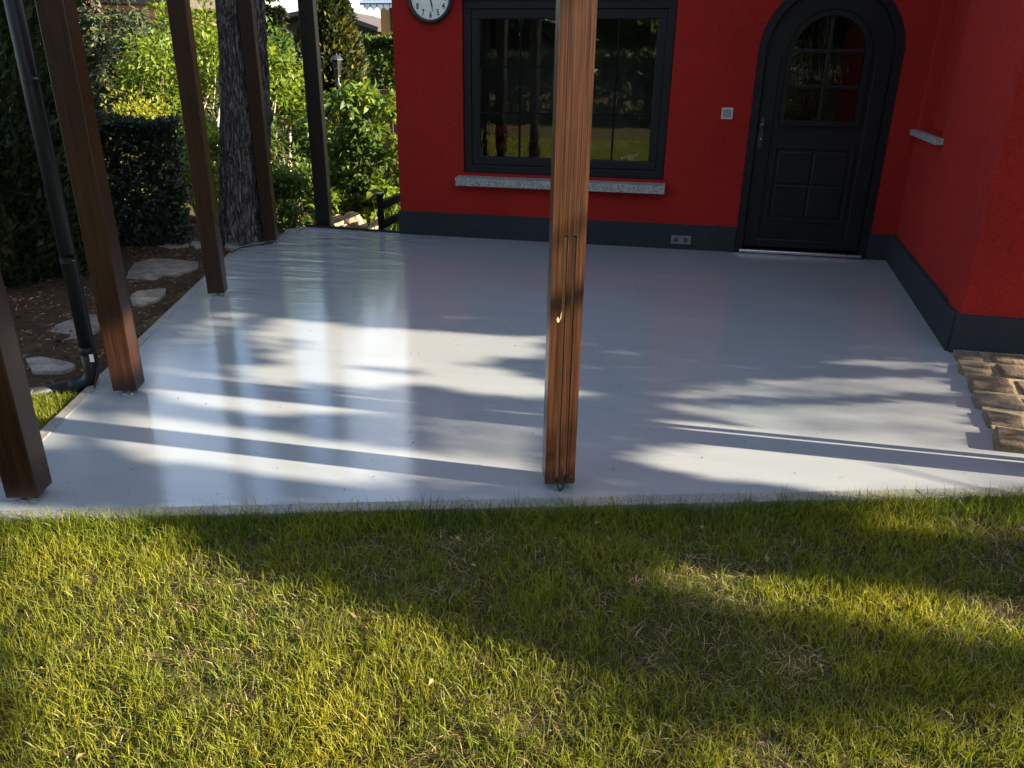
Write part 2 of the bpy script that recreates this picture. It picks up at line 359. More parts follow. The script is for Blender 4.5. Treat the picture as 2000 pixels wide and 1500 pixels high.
# ------------------------------------------------------------------ the ground
PATIO = [(-2.096, 1.695), (1.262, 2.635), (2.9, 3.094), (2.9, 4.10), (1.44, 4.10), (1.655, 6.262), (-2.284, 6.262), (-3.19, 6.32), (-3.32, 5.46)]
FRONT_A, FRONT_B = Vector((-2.096, 1.695)), Vector((2.9, 3.094))
LEFT_A, LEFT_B, BACK_L = Vector((-2.096, 1.695)), Vector((-3.32, 5.46)), Vector((-3.19, 6.32))
def left_of_kerb(x, y): return (x - LEFT_A.x) * (LEFT_B.y - LEFT_A.y) - (y - LEFT_A.y) * (LEFT_B.x - LEFT_A.x)   # < 0 is outside
def ground_z(x, y):
    base = -.028 + .010 * mnoise.noise((x * .9, y * .9, 0))
    t = min(1, max(0, (y - 6.2) / .5)); u = min(1, max(0, (-x - 2.0) / .3)) if y < 8 else 1
    low = -.40 * t * t * (3 - 2 * t)
    if y > 9: low += min(.6, (y - 9) * .05)
    left = min(1, max(0, (-x - 2.3) / .5)) * min(1, max(0, (y - 2.6) / .4)) * (1 - t)
    return base + low + .015 * mnoise.noise((x * 3, y * 3, 5))
def sheet(name, xs, ys, mat, zf=ground_z, dz=0):
    xs, ys = list(xs), list(ys); nx, ny = len(xs), len(ys)
    V = [(x, y, zf(x, y) + dz) for y in ys for x in xs]
    F = [(j * nx + i, j * nx + i + 1, (j + 1) * nx + i + 1, (j + 1) * nx + i) for j in range(ny - 1) for i in range(nx - 1)]
    mb = MB(); mb.v = V; mb.f = F; o = mb.build(name, mat, smooth=True); return o
xs = [-400, -120, -50, -25, -15] + list(np.arange(-11, 6.01, .2)) + [8, 12, 20, 50, 120, 400]
ys = [-400, -120, -50, -20, -10, -6] + list(np.arange(-4, 15.01, .2)) + [18, 25, 50, 120, 400]
gr = sheet('ground', xs, ys, 'thatch', lambda x, y: ground_z(x, y) - (.16 if (-2.0 < x < 8 and 2.0 + .28 * (x + 1) < y < 6.9) else 0)); tag(gr, kind='structure')
# bare soil of the bed beside the patio
soil_xs = np.arange(-8, -2.3, .15); soil_ys = np.arange(2.62, 8.6, .15)
def soil_z(x, y):
    e = left_of_kerb(x, y); t = min(1, max(0, (-e) / .25 / 3.9)) if y < 5.5 else 1
    ed = min(1, max(0, (y - 2.62) / .3))
    far = min(1, max(0, (-e - .5) / 1.2))
    return ground_z(x, y) + .010 * ed + (.012 + .03 * mnoise.noise((x * 4, y * 4, 2))) * ed * far - (.12 if e > -.05 and y < 6.5 else 0)
so = sheet('garden_bed', soil_xs, soil_ys, 'soil', soil_z); tag(so, kind='structure')

# patio slab with its coating
pb = MB(); pb.prism(PATIO, XY, -.18, 0.0); patio = tag(pb.build('patio', 'floor'), kind='structure')
# kerb stones round the patio
kerb = empty('kerb'); tag(kerb, kind='structure')
def kerb_run(a, b, w, n, side, z=.004):
    a, b = Vector(a), Vector(b); d = (b - a).normalized(); nrm = Vector((-d.y, d.x)) * side
    L = (b - a).length
    for i in range(n):
        p, q = a + d * (L * i / n + .0008), a + d * (L * (i + 1) / n - .0008)
        poly = [p, q, q + nrm * w, p + nrm * w]
        MB().prism([(v.x, v.y) for v in poly], XY, -.2, z + random.uniform(-.0015, .0015)).build('kerb_stone', 'concrete', kerb, bevel=.004)
kerb_run(LEFT_A, LEFT_B, .05, 4, 1); kerb_run(FRONT_A + (FRONT_A - FRONT_B).normalized() * .05, FRONT_B, .055, 5, -1)
# dark drip edge along the back of the slab
MB().bar((-3.20, 6.335, -.01), (-2.29, 6.277, -.01), .02, .05).build('edge_strip', 'black_plastic', kerb)

# ------------------------------------------------------------------ the house
YW = 6.25
house = empty('house', (0, 0, 0)); tag(house, 'red plastered house with arched black door and dark grey plinth', 'house')
WT = 2.62; WW = 4.7     # eaves of the house and of its wing
WX0, WX1, WZ0, WZ1 = -1.725, -.118, .53, 1.80
DC, DR, DS = .965, .487, 1.445          # door: centre, outer radius, spring height
def arc(cx, cz, r, a0, a1, n=28): return [(cx + r * math.cos(a0 + (a1 - a0) * i / n), cz + r * math.sin(a0 + (a1 - a0) * i / n)) for i in range(n + 1)]
wl = MB(); T = .16; f = XZ(YW)
XL, XR = -2.284, 1.66
wl.prism([(XL, 0), (WX0, 0), (WX0, WT), (XL, WT)], f, 0, T)
wl.prism([(WX0, 0), (WX1, 0), (WX1, WZ0), (WX0, WZ0)], f, 0, T)
wl.prism([(WX0, WZ1), (WX1, WZ1), (WX1, WT), (WX0, WT)], f, 0, T)
wl.prism([(WX1, 0), (DC - DR, 0), (DC - DR, DS)] + arc(DC, DS, DR, math.pi, math.pi / 2)[1:] + [(DC, WT), (WX1, WT)], f, 0, T)
wl.prism([(DC + DR, 0), (XR, 0), (XR, WT), (DC, WT)] + arc(DC, DS, DR, math.pi / 2, 0), f, 0, T)
# left side, rear
wl.box((XL, YW + T, -.45), (XL + .14, 6.92, WT)); wl.box((XL + .14, 6.80, -.45), (1.6, 6.92, WT))
wl.build('wall', 'red_plaster', house)
# wing: side wall with a blind niche, front wall
A0 = Vector((1.633, 6.25)); A1 = Vector((1.455, 4.14)); wd = (A1 - A0).normalized(); wn = Vector((wd.y, -wd.x))   # wn points to the patio (-x)
if wn.x > 0: wn = -wn
WL = (A1 - A0).length
def wingf(u, w, d): p = A0 + wd * u - wn * d; return (p.x, p.y, w)
n0, n1, nz0, nz1 = .05, .86, .955, 2.2
wg = MB()
wg.prism([(0, 0), (n0, 0), (n0, WW), (0, WW)], wingf, 0, .2); wg.prism([(n0, 0), (n1, 0), (n1, nz0), (n0, nz0)], wingf, 0, .2)
wg.prism([(n0, nz1), (n1, nz1), (n1, WW), (n0, WW)], wingf, 0, .2); wg.prism([(n1, 0), (WL, 0), (WL, WW), (n1, WW)], wingf, 0, .2)
wg.prism([(n0, nz0), (n1, nz0), (n1, nz1), (n0, nz1)], wingf, .09, .199)
wg.box((A1.x - .0015, A1.y - .021, 0), (9, A1.y + .18, WW)); wg.box((8.8, A1.y + .2, 0), (9, 6.80, WW)); wg.box((1.601, 6.80, -.45), (9, 6.92, WW)); wg.box((1.66, 6.25, WT), (1.8, 6.80, WW))
wg.build('wing_wall', 'red_plaster', house, bevel=.006)
pl = MB(); PH = .197
pl.prism([(XL - .012, -.3), (DC - DR, -.3), (DC - DR, PH), (XL - .012, PH)], XZ(YW), -.014, .02)
pl.prism([(DC + DR, -.05), (1.64, -.05), (1.64, PH), (DC + DR, PH)], XZ(YW), -.014, .02)
pl.prism([(0, -.05), (WL + .04, -.05), (WL + .04, PH), (0, PH)], wingf, -.035, .02)
pl.box((A1.x - .025, A1.y - .055, -.05), (9, A1.y + .01, PH - .0015))
pl.box((XL - .014, YW + .03, -.5), (XL + .01, 6.93, PH))
pl.build('plinth', 'plinth_paint', house, bevel=.004)
# roofs with overhanging eaves
rf = MB()
def roof_slab(x0, x1, y0, y1, z0, rise):
    ym = (y0 + y1) / 2
    for ya, yb, za, zb in ((y0, ym, z0, z0 + rise), (ym, y1, z0 + rise, z0)):
        rf.add([(x0, ya, za), (x1, ya, za), (x1, yb, zb), (x0, yb, zb), (x0, ya, za + .12), (x1, ya, za + .12), (x1, yb, zb + .12), (x0, yb, zb + .12)],
               [(0, 3, 2, 1), (4, 5, 6, 7), (0, 1, 5, 4), (1, 2, 6, 5), (2, 3, 7, 6), (3, 0, 4, 7)])
roof_slab(-2.45, 1.5, 5.98, 6.98, WT, .45); roof_slab(1.3, 9.2, 3.82, 6.98, WW + .01, 1.0)
rf.build('roof', 'roof_red', house)
# interior shell seen through the panes
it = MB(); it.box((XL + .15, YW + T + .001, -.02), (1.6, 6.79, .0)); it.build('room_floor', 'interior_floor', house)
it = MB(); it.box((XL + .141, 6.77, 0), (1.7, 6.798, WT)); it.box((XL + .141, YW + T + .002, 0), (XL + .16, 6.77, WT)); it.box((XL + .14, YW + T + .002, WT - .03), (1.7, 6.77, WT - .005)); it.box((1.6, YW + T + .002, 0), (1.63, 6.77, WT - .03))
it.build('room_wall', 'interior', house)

# window
def rect_ring(mb, x0, x1, z0, z1, w, y0, y1):
    mb.box((x0, y0, z0), (x1, y1, z0 + w)); mb.box((x0, y0, z1 - w), (x1, y1, z1))
    mb.box((x0, y0, z0 + w), (x0 + w, y1, z1 - w)); mb.box((x1 - w, y0, z0 + w), (x1, y1, z1 - w))
wn_ = MB(); rect_ring(wn_, WX0 + .001, WX1 - .001, WZ0 + .001, WZ1 - .001, .062, YW + .02, YW + .10)
PM = (-.915, -.855)
window = wn_.build('window', 'anthracite', house, bevel=.004)
for x0, x1 in ((WX0 + .064, -.888), (-.884, WX1 - .064)):
    sm = MB(); rect_ring(sm, x0, x1, WZ0 + .064, WZ1 - .064, .066, YW + .03, YW + .092); sm.build('sash', 'anthracite', window, bevel=.005)
    gx0, gx1, gz0, gz1 = x0 + .066, x1 - .066, WZ0 + .13, WZ1 - .13
    MB().box((gx0 - .004, YW + .056, gz0 - .004), (gx1 + .004, YW + .0585, gz1 + .004)).build('pane', 'window_glass', window)
    MB().box(((gx0 + gx1) / 2 - .007, YW + .046, gz0 + .001), ((gx0 + gx1) / 2 + .007, YW + .0555, gz1 - .001)).build('glazing_bar', 'matt_black', window)
    for k in (1, 2):
        z = gz0 + (gz1 - gz0) * k / 3
        MB().box((gx0 + .001, YW + .0475, z - .006), (gx1 - .001, YW + .0550, z + .006)).build('glazing_bar', 'matt_black', window)
MB().prism([(-1.775, .444), (-.098, .444), (-.098, .507), (-1.775, .507)], lambda u, w, d: (u, YW + d, w + d * .12), -.09, .019).build('window_sill', 'granite', house, bevel=.004)
MB().box((WX0 + .002, YW + .019, .5125), (WX1 - .002, YW + .12, .530)).build('sill_joint', 'dark_gap', house)
# sill of the blind niche in the wing
MB().prism([(.03, .915), (.93, .915), (.93, .952), (.03, .952)], wingf, -.045, .09).build('niche_sill', 'granite', house, bevel=.003)

# arched door
dm = MB(); f = XZ(YW)
def arch_ring(mb, ro, ri, z0, y0, y1, n=28):
    outer = [(DC - ro, z0)] + arc(DC, DS, ro, math.pi, 0, n) + [(DC + ro, z0)]
    inner = [(DC - ri, z0)] + arc(DC, DS, ri, math.pi, 0, n) + [(DC + ri, z0)]
    for i in range(len(outer) - 1):
        mb.prism([outer[i], outer[i + 1], inner[i + 1], inner[i]], f, y0, y1)
arch_ring(dm, DR - .001, .432, 0, -.006, .10)
surround = dm.build('door_surround', 'anthracite', house)
LR = .429
leaf = MB(); gr_, gz0 = .262, .972
# leaf as a ring round the glass opening plus the lower slab
out = [(DC - LR, DS)] + arc(DC, DS, LR, math.pi, 0)[1:-1] + [(DC + LR, DS)]
inn = [(DC - gr_, DS)] + arc(DC, DS, gr_, math.pi, 0)[1:-1] + [(DC + gr_, DS)]
for i in range(len(out) - 1): leaf.prism([out[i], out[i + 1], inn[i + 1], inn[i]], f, .03, .08)
leaf.prism([(DC - LR, .05), (DC + LR, .05), (DC + LR, gz0), (DC - LR, gz0)], f, .03, .08)
leaf.prism([(DC - LR, gz0), (DC - gr_, gz0), (DC - gr_, DS), (DC - LR, DS)], f, .03, .08)
leaf.prism([(DC + gr_, gz0), (DC + LR, gz0), (DC + LR, DS), (DC + gr_, DS)], f, .03, .08)
door = leaf.build('door', 'door_paint', house)
gp = [(DC - gr_ - .004, gz0 - .004)] + [(DC + gr_ + .004, gz0 - .004), (DC + gr_ + .004, DS)] + arc(DC, DS, gr_ + .004, 0, math.pi)[1:]
MB().prism(gp, f, .052, .056).build('pane', 'wavy_glass', door)
mo = MB()                                             # raised moulding round the glass
path = [(DC - gr_, gz0), (DC - gr_, DS)] + arc(DC, DS, gr_, math.pi, 0)[1:-1] + [(DC + gr_, DS), (DC + gr_, gz0), (DC - gr_, gz0)]
def moulding(mb, path, w, y0, y1):
    for i in range(len(path) - 1):
        a, b = Vector(path[i]), Vector(path[i + 1]); d = (b - a).normalized(); nn = Vector((-d.y, d.x)) * w / 2; e = d * w * .25
        mb.prism([tuple(a - e - nn), tuple(b + e - nn), tuple(b + e + nn), tuple(a - e + nn)], f, y0 + i * 1e-5, y1)
moulding(mo, path, .034, .014, .05); mo.build('glass_moulding', 'door_paint', door)
o2 = MB(); path2 = [(DC - gr_ - .03, gz0 - .03), (DC - gr_ - .03, DS)] + arc(DC, DS, gr_ + .03, math.pi, 0)[1:-1] + [(DC + gr_ + .03, DS), (DC + gr_ + .03, gz0 - .03), (DC - gr_ - .03, gz0 - .03)]
moulding(o2, path2, .010, .021, .04); o2.build('glass_moulding', 'door_paint', door)
MB().box((DC - .011, YW + .030, gz0 + .018), (DC + .011, YW + .05, DS + gr_ - .016)).build('glazing_bar', 'door_paint', door, bevel=.003)
for z, hw in ((1.222, gr_ - .018), (1.462, gr_ - .018)):
    MB().box((DC - hw, YW + .0315, z - .011), (DC + hw, YW + .0495, z + .011)).build('glazing_bar', 'door_paint', door, bevel=.003)
# lower field with a cross
def field(x0, x1, z0, z1):
    lo = MB(); moulding(lo, [(x0, z0), (x0, z1), (x1, z1), (x1, z0), (x0, z0)], .022, .017, .035); lo.build('panel_moulding', 'door_paint', door, bevel=.003)
    hx, hz = (x0 + x1) / 2, (z0 + z1) / 2
    for a0, a1 in ((x0 + .03, hx - .005), (hx + .005, x1 - .03)):
        for b0, b1 in ((z0 + .03, hz - .005), (hz + .005, z1 - .03)):
            MB().box((a0, YW + .022, b0), (a1, YW + .036, b1)).build('panel', 'door_paint', door, bevel=.008)
field(DC - gr_ - .015, DC + gr_ + .015, .262, .80)
for sx in (-1, 1):                                    # narrow outer stiles standing proud
    MB().box((DC + sx * .372 - .052, YW + .020, .052), (DC + sx * .372 + .052, YW + .031, DS - .02)).build('stile', 'door_paint', door, bevel=.004)
MB().box((DC - .32, YW + .012, .055), (DC + .32, YW + .031, .115)).build('weather_bar', 'door_paint', door, bevel=.008)
# handle plate, knob, keyhole
hx, hz = .572, .90
hp = MB()
prof = [(0, -.115), (.012, -.105), (.018, -.09), (.010, -.078), (.020, -.06), (.017, -.03), (.015, .03), (.020, .055), (.011, .072), (.019, .088), (.010, .105), (0, .125)]
hp.prism([(hx + a, hz + b) for a, b in prof] + [(hx - a, hz + b) for a, b in prof[-2:0:-1]], f, .012, .021)
handle = hp.build('door_handle', 'iron', door, bevel=.003)
kb = MB(); kb.lathe([(.001, -.045), (.017, -.044), (.023, -.033), (.021, -.02), (.010, -.008), (.009, .012)], lambda x, y, h: (hx + x, YW + h, hz + .055 + y), 20); kb.build('door_knob', 'iron', door, smooth=True)
kb = MB(); kb.lathe([(.001, -.004), (.0065, -.003), (.0065, .013)], lambda x, y, h: (hx + x, YW + h + .004, hz - .045 + y), 14); kb.build('keyhole', 'brass', door)
MB().box((DC - .45, YW - .035, .012), (DC + .45, YW + .03, .030)).build('threshold', 'aluminium', house, bevel=.003)
MB().box((DC - .492, YW - .05, .001), (DC + .487, YW - .0145, .006)).build('threshold_rail', 'aluminium', house)

# things on the walls: clock, switch, sockets
clock = empty('wall_clock', (-1.968, YW, 1.812)); tag(clock, 'round wall clock with pale face, black numerals and black rim', 'clock')
lf = lambda x, y, h: (x, -h, y)
MB().lathe([(.176, 0.002), (.178, .03), (.172, .042), (.160, .045), (.153, .036), (.151, .018)], lf, 72).build('rim', 'clock_print', clock, smooth=True)
MB().lathe([(.0005, .014), (.156, .0142)], lf, 64).build('dial', 'clock_face', clock)
MB().lathe([(.0905, .0152), (.0922, .0152)], lf, 64).build('dial_ring', 'clock_line', clock)
tk = MB()
for i in range(60):
    a = 2 * math.pi * i / 60; w = .0022 if i % 5 == 0 else .0008; r0, r1 = (.138, .146) if i % 5 == 0 else (.139, .145)
    d = Vector((math.sin(a), math.cos(a))); n_ = Vector((d.y, -d.x)) * w
    tk.prism([tuple(d * r0 - n_), tuple(d * r1 - n_), tuple(d * r1 + n_), tuple(d * r0 + n_)], lambda u, w_, dd: (u, -dd, w_), .0145, .0155)
tk.build('minute_track', 'clock_line', clock)
dg = bpy.context.evaluated_depsgraph_get
for k in range(1, 13):
    cu = bpy.data.curves.new('numeral', 'FONT'); cu.body = str(k); cu.size = .052; cu.align_x = 'CENTER'; cu.align_y = 'CENTER'; cu.extrude = .0006; cu.offset = .0014
    to = bpy.data.objects.new('numeral_src', cu); C.objects.link(to); bpy.context.view_layer.update()
    me = bpy.data.meshes.new_from_object(to.evaluated_get(dg())); bpy.data.objects.remove(to)
    me.materials.clear(); me.materials.append(M['clock_print'])
    o = bpy.data.objects.new('numeral', me); C.objects.link(o); o.parent = clock
    a = 2 * math.pi * k / 12; o.location = (math.sin(a) * .119, -.0152, math.cos(a) * .119); o.rotation_euler = (R(90), 0, 0); o.scale = (.82, 1.12, 1)
def hand(name, ang, L, w, y):
    d = Vector((math.sin(ang), math.cos(ang))); n_ = Vector((d.y, -d.x))
    MB().prism([tuple(-d * .02 - n_ * w), tuple(d * L - n_ * w * .55), tuple(d * L + n_ * w * .55), tuple(-d * .02 + n_ * w)], lambda u, w_, dd: (u, -dd, w_), y, y + .0015).build(name, 'clock_print', clock)
hand('hour_hand', 2 * math.pi * 5.47 / 12, .066, .0042, .018); hand('minute_hand', 2 * math.pi * 28 / 60, .094, .003, .021)

sw = empty('light_switch', (.309, YW, 1.03)); tag(sw, 'grey two-rocker light switch on red wall beside the door', 'light switch')
rm = MB(); 
for a, b in (((-.04, -.009, -.04), (.04, 0, -.029)), ((-.04, -.009, .029), (.04, 0, .04)), ((-.04, -.009, -.029), (-.029, 0, .029)), ((.029, -.009, -.029), (.04, 0, .029))): rm.box(a, b)
rm.box((-.029, -.004, -.029), (.029, 0, .029)); rm.build('frame', 'switch_grey', sw, bevel=.002)
for x in (-.0275, .0006): MB().box((x, -.011, -.0275), (x + .027, -.004, .0275)).build('rocker', 'switch_dark', sw, bevel=.002)
sk = empty('power_socket', (.06, YW - .0145, .076)); tag(sk, 'double grey power socket set into the dark plinth', 'socket')
rm = MB(); rm.box((-.077, -.008, -.034), (.077, 0, .034)); rm.build('frame', 'socket_grey', sk, bevel=.003)
for x in (-.037, .037):
    MB().lathe([(.0275, .0105), (.024, .0115), (.0195, .0105), (.0185, .0075)], lambda a, b, h, x=x: (x + a, -h, b), 28).build('socket_ring', 'socket_grey', sk, smooth=True)
    MB().lathe([(.0005, .0086), (.0188, .0087)], lambda a, b, h, x=x: (x + a, -h, b), 24).build('socket_well', 'socket_hole', sk)

# things on the inside sill
def pot_thing(name, loc, label, cat, prof, mat):
    e = empty(name, loc); tag(e, label, cat); MB().lathe(prof, lambda x, y, h: (x, y, h), 24).build('body', mat, e, smooth=True); return e
MB().box((WX0 - .03, YW + T + .003, .512), (WX1 + .03, YW + T + .22, .536)).build('inner_sill', 'interior', house)
ZS = .537
jug = pot_thing('ceramic_jug', (-.395, YW + T + .07, ZS), 'white ceramic jug with handle behind the right window pane', 'jug', [(.001, 0), (.035, .0), (.045, .04), (.042, .085), (.03, .12), (.037, .15), (.034, .15), (.027, .12), (.038, .08), (.035, .01), (.001, .008)], 'ceramic')
MB().tube([(-.032, 0, .135), (-.065, 0, .125), (-.075, 0, .09), (-.062, 0, .055), (-.042, 0, .045)], .007, 8).build('handle', 'ceramic', jug, smooth=True)
MB().tube([(.03, 0, .14), (.052, 0, .155), (.062, 0, .17)], [.012, .009, .006], 8).build('spout', 'ceramic', jug, smooth=True)
pot_thing('white_pot', (-1.275, YW + T + .06, ZS), 'small white pot standing behind the left window pane', 'pot', [(.001, 0), (.03, 0), (.042, .075), (.038, .075), (.028, .01), (.001, .01)], 'ceramic')
fp = pot_thing('flower_pot', (-1.50, YW + T + .11, ZS), 'potted red flowers behind the left window pane', 'potted plant', [(.001, 0), (.05, 0), (.07, .10), (.064, .10), (.05, .01), (.001, .01)], 'terracotta')
n = 150; P = rng.normal(size=(n, 3)) * [.09, .05, .07] + [0, 0, .19]; leaves('greenery', P, rng.normal(size=(n, 3)) + [0, -.5, .2], .06, .04, 'leaf_green', fp)['kind'] = 'stuff'
n = 160; P = rng.normal(size=(n, 3)) * [.11, .05, .045] + [.03, -.02, .28]; leaves('blossom', P, rng.normal(size=(n, 3)) + [0, -1, 0], .04, .04, 'petal', fp)['kind'] = 'stuff'

# ------------------------------------------------------------------ timber posts
ROTP = R(17)
def post(label, xy, rz, size, mat, z0=.025, top=2.35, rod=True, group='timber pergola posts'):
    e = empty('timber_post', (xy[0], xy[1], 0), rz); tag(e, label, 'post', group)
    h = size / 2
    b = MB().box((-h, -h, z0), (h, h, top)).build('beam', mat, e, bevel=.004)
    if rod:
        MB().tube([(0, 0, .0005), (0, 0, z0 + .01)], .009, 12).build('support_rod', 'galvanised', e, smooth=True)
        MB().lathe([(.001, .001), (.032, .001), (.032, .005), (.001, .005)], lambda x, y, hh: (x, y, hh), 16).build('base_plate', 'galvanised', e)
    return e
def pc_center(a, b, rz, size):
    d = Vector((math.cos(rz), math.sin(rz))); nn = Vector((-d.y, d.x)); p = (Vector(a[:2]) + Vector(b[:2])) / 2; return p + nn * size / 2
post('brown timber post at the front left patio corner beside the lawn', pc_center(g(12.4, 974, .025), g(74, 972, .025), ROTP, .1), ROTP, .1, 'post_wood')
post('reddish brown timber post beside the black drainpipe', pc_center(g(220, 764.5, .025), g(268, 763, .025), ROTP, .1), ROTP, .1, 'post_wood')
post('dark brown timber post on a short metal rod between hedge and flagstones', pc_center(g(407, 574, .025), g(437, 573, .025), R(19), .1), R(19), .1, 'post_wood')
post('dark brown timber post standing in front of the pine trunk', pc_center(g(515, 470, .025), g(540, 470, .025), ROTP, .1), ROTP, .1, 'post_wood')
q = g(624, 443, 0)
p5 = post('backlit timber post, coloured near black, behind the back edge of the patio', (q.x, 6.46), R(12), .125, 'backlit_post_wood', z0=-.42, rod=False)
# front post with two routed cable channels
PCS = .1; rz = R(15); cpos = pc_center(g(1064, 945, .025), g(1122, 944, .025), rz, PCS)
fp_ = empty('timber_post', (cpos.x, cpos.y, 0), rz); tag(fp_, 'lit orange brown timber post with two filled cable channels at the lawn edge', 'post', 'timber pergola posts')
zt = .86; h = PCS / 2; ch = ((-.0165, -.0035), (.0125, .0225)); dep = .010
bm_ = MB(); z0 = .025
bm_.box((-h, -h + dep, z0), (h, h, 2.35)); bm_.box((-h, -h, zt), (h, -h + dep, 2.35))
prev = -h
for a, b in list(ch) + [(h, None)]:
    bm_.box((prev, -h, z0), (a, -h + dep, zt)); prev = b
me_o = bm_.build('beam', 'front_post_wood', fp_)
bm2 = bmesh.new(); bm2.from_mesh(me_o.data); bmesh.ops.remove_doubles(bm2, verts=bm2.verts, dist=1e-5); bm2.to_mesh(me_o.data); bm2.free()
for i, (a, b) in enumerate(ch):
    MB().box((a + .0006, -h + .0035 + .001 * i, z0 + .018), (b - .0006, -h + dep - .0005, zt - .004)).build('channel_strip', 'inlay_wood', fp_, bevel=.0015)
    MB().tube([((a + b) / 2, -h + .006, z0 + .03), ((a + b) / 2, -h + .005, z0 - .002), ((a + b) / 2 * .6, -h - .006, .012), (.0, -h - .012, .004)], .0032, 8).build('cable', 'black_plastic', fp_, smooth=True)
MB().tube([(0, 0, .0005), (0, 0, z0 + .01)], .009, 12).build('support_rod', 'galvanised', fp_, smooth=True)
MB().prism([(-.030, .603), (-.026, .612), (-.020, .600), (-.017, .622), (-.014, .628), (-.016, .606), (-.023, .592), (-.028, .594)], lambda u, w, d: (u, -h - d, w), -.002, .0012).build('chipped_spot', 'bare_wood', fp_)
for sx in (-.033, .036): MB().tube([(sx, -h + .002, .052), (sx - .002, -h - .006, .05)], .003, 8).build('screw', 'rusty_screw', fp_)
# next post of the front row, beside the cobbles, with its thin conduit
pr = Vector((1.395, 2.775))
e = post('brown timber post with a thin conduit beside the cobbled path', pr, rz, .1, 'post_wood')
MB().tube([(.03, .083, 0), (.03, .083, 2.3)], .016, 10).build('conduit', 'black_plastic', e, smooth=True)
# beams over the posts
def beam(label, a, b):
    o = MB().bar((a[0], a[1], 2.42), (b[0], b[1], 2.42), .1, .138).build('pergola_beam', 'post_wood', bevel=.004); tag(o, label, 'beam')
beam('brown timber beam over the front row of posts', (-2.12, 1.79), (1.6, 2.83)); beam('brown timber beam over the row of posts beside the hedge', (-1.975, 1.925), (-3.28, 6.0))
beam('short brown timber beam to the backlit rear post', (-3.235, 6.03), (-3.02, 6.62))

# ------------------------------------------------------------------ drainpipe and cable
pz = -.035; pb_ = g(182, 738, .03)
pp = empty('drainpipe', (pb_.x, pb_.y, 0)); tag(pp, 'black plastic drainpipe with a bend at the foot behind a timber post', 'drainpipe')
dirn = Vector((-.88, -.47, 0)).normalized(); r0 = .029
el = [Vector((0, 0, .16))] + [Vector((0, 0, .07)) + dirn * (.07 - .07 * math.cos(a)) + Vector((0, 0, -.07 * math.sin(a))) for a in np.linspace(0, math.pi / 2, 9)]
end = el[-1] + dirn * .75 + Vector((0, 0, -.11))
MB().tube([(-.02, .01, 2.3), (0, 0, .16)], r0, 20).build('downpipe', 'black_plastic', pp, smooth=True)
MB().tube(el + [el[-1] + dirn * .03], r0 + .002, 20).build('elbow', 'black_plastic', pp, smooth=True)
MB().tube([el[-1] + dirn * .025, end], r0, 20).build('outlet_pipe', 'black_plastic', pp, smooth=True)
MB().lathe([(r0 + .001, .145), (r0 + .005, .147), (r0 + .005, .175), (r0 + .001, .178)], lambda x, y, hh: (x, y, hh), 22).build('collar', 'black_plastic', pp, smooth=True)
for z in (.55, 1.25, 1.62): 
    MB().lathe([(r0 + .001, z), (r0 + .004, z), (r0 + .004, z + .022), (r0 + .001, z + .022)], lambda x, y, hh: (x, y, hh), 22).build('pipe_clip', 'black_plastic', pp)
    MB().tube([(r0, -.012, z + .011), (r0 + .022, -.016, z + .011)], .005, 8).build('clip_screw', 'rusty_screw', pp)
MB().prism([(-.010, .15), (.010, .15), (.010, .185), (-.010, .185)], lambda u, w, d: (r0 + .012 + d * .3 + u * .7, -.03 - d + u * .4, w - .03), 0, .0012).build('paper_label', 'white_plastic', pp)
pts = [(r0 + .02, -.01, 2.2), (r0 + .019, -.012, 1.3), (r0 + .021, -.014, .6), (r0 + .02, -.01, .2), (r0 + .03, -.02, .1), (r0 + .01, -.05, .0), (-.06, -.07, -.03)]
ca = MB().tube(pts, .0035, 6).build('electric_cable', 'black_plastic', smooth=True, loc=(pb_.x, pb_.y, 0)); tag(ca, 'thin black cable running down beside the drainpipe', 'cable')
pts = [g(534, 474, .004), g(515, 477, .004), g(490, 480, .004), g(470, 484, .004), g(452, 492, .01), g(445, 500, -.02)]
ca = MB().tube(pts, .0045, 6).build('electric_cable', 'black_plastic', smooth=True); tag(ca, 'short black cable lying across the kerb by the pine trunk', 'cable')

# ------------------------------------------------------------------ cobbled path by the wing
cob = empty('stone_path'); tag(cob, kind='structure')
e0, e1 = Vector((1.43, 4.085)), Vector((1.252, 2.905))       # left edge
rows = 6; ZC = .029
MB().prism([(1.45, 4.09), (1.285, 2.93), (3.0, 2.70), (3.0, 4.09)], XY, -.1, .016).build('sand_bed', 'sand', cob)
def rough_block(poly, z0, z1, mat, name, parent, jig=.006, bevel=.012):
    bm = bmesh.new(); lo = [bm.verts.new((x + random.uniform(-jig, jig), y + random.uniform(-jig, jig), z0)) for x, y in poly]
    cx = sum(p[0] for p in poly) / len(poly); cy = sum(p[1] for p in poly) / len(poly)
    hi = [bm.verts.new((cx + (v.co.x - cx) * .955, cy + (v.co.y - cy) * .955, z1 + random.uniform(-.005, .005))) for v in lo]
    n = len(poly); bm.faces.new(lo[::-1]); bm.faces.new(hi)
    for i in range(n): bm.faces.new((lo[i], lo[(i + 1) % n], hi[(i + 1) % n], hi[i]))
    bmesh.ops.bevel(bm, geom=[e for e in bm.edges], offset=bevel, segments=2, profile=.6, affect='EDGES')
    bmesh.ops.recalc_face_normals(bm, faces=bm.faces)
    me = bpy.data.meshes.new(name); 
    for v_ in bm.verts: v_.co.x -= cx; v_.co.y -= cy
    bm.to_mesh(me); bm.free(); me.materials.append(M[mat])
    me.polygons.foreach_set('use_smooth', [True] * len(me.polygons))
    o = bpy.data.objects.new(name, me); C.objects.link(o); o.location = (cx, cy, 0); o.parent = parent; return o
rowd = Vector((1, -.115)).normalized()
tt = [0, .145, .31, .49, .66, .83, 1.0]
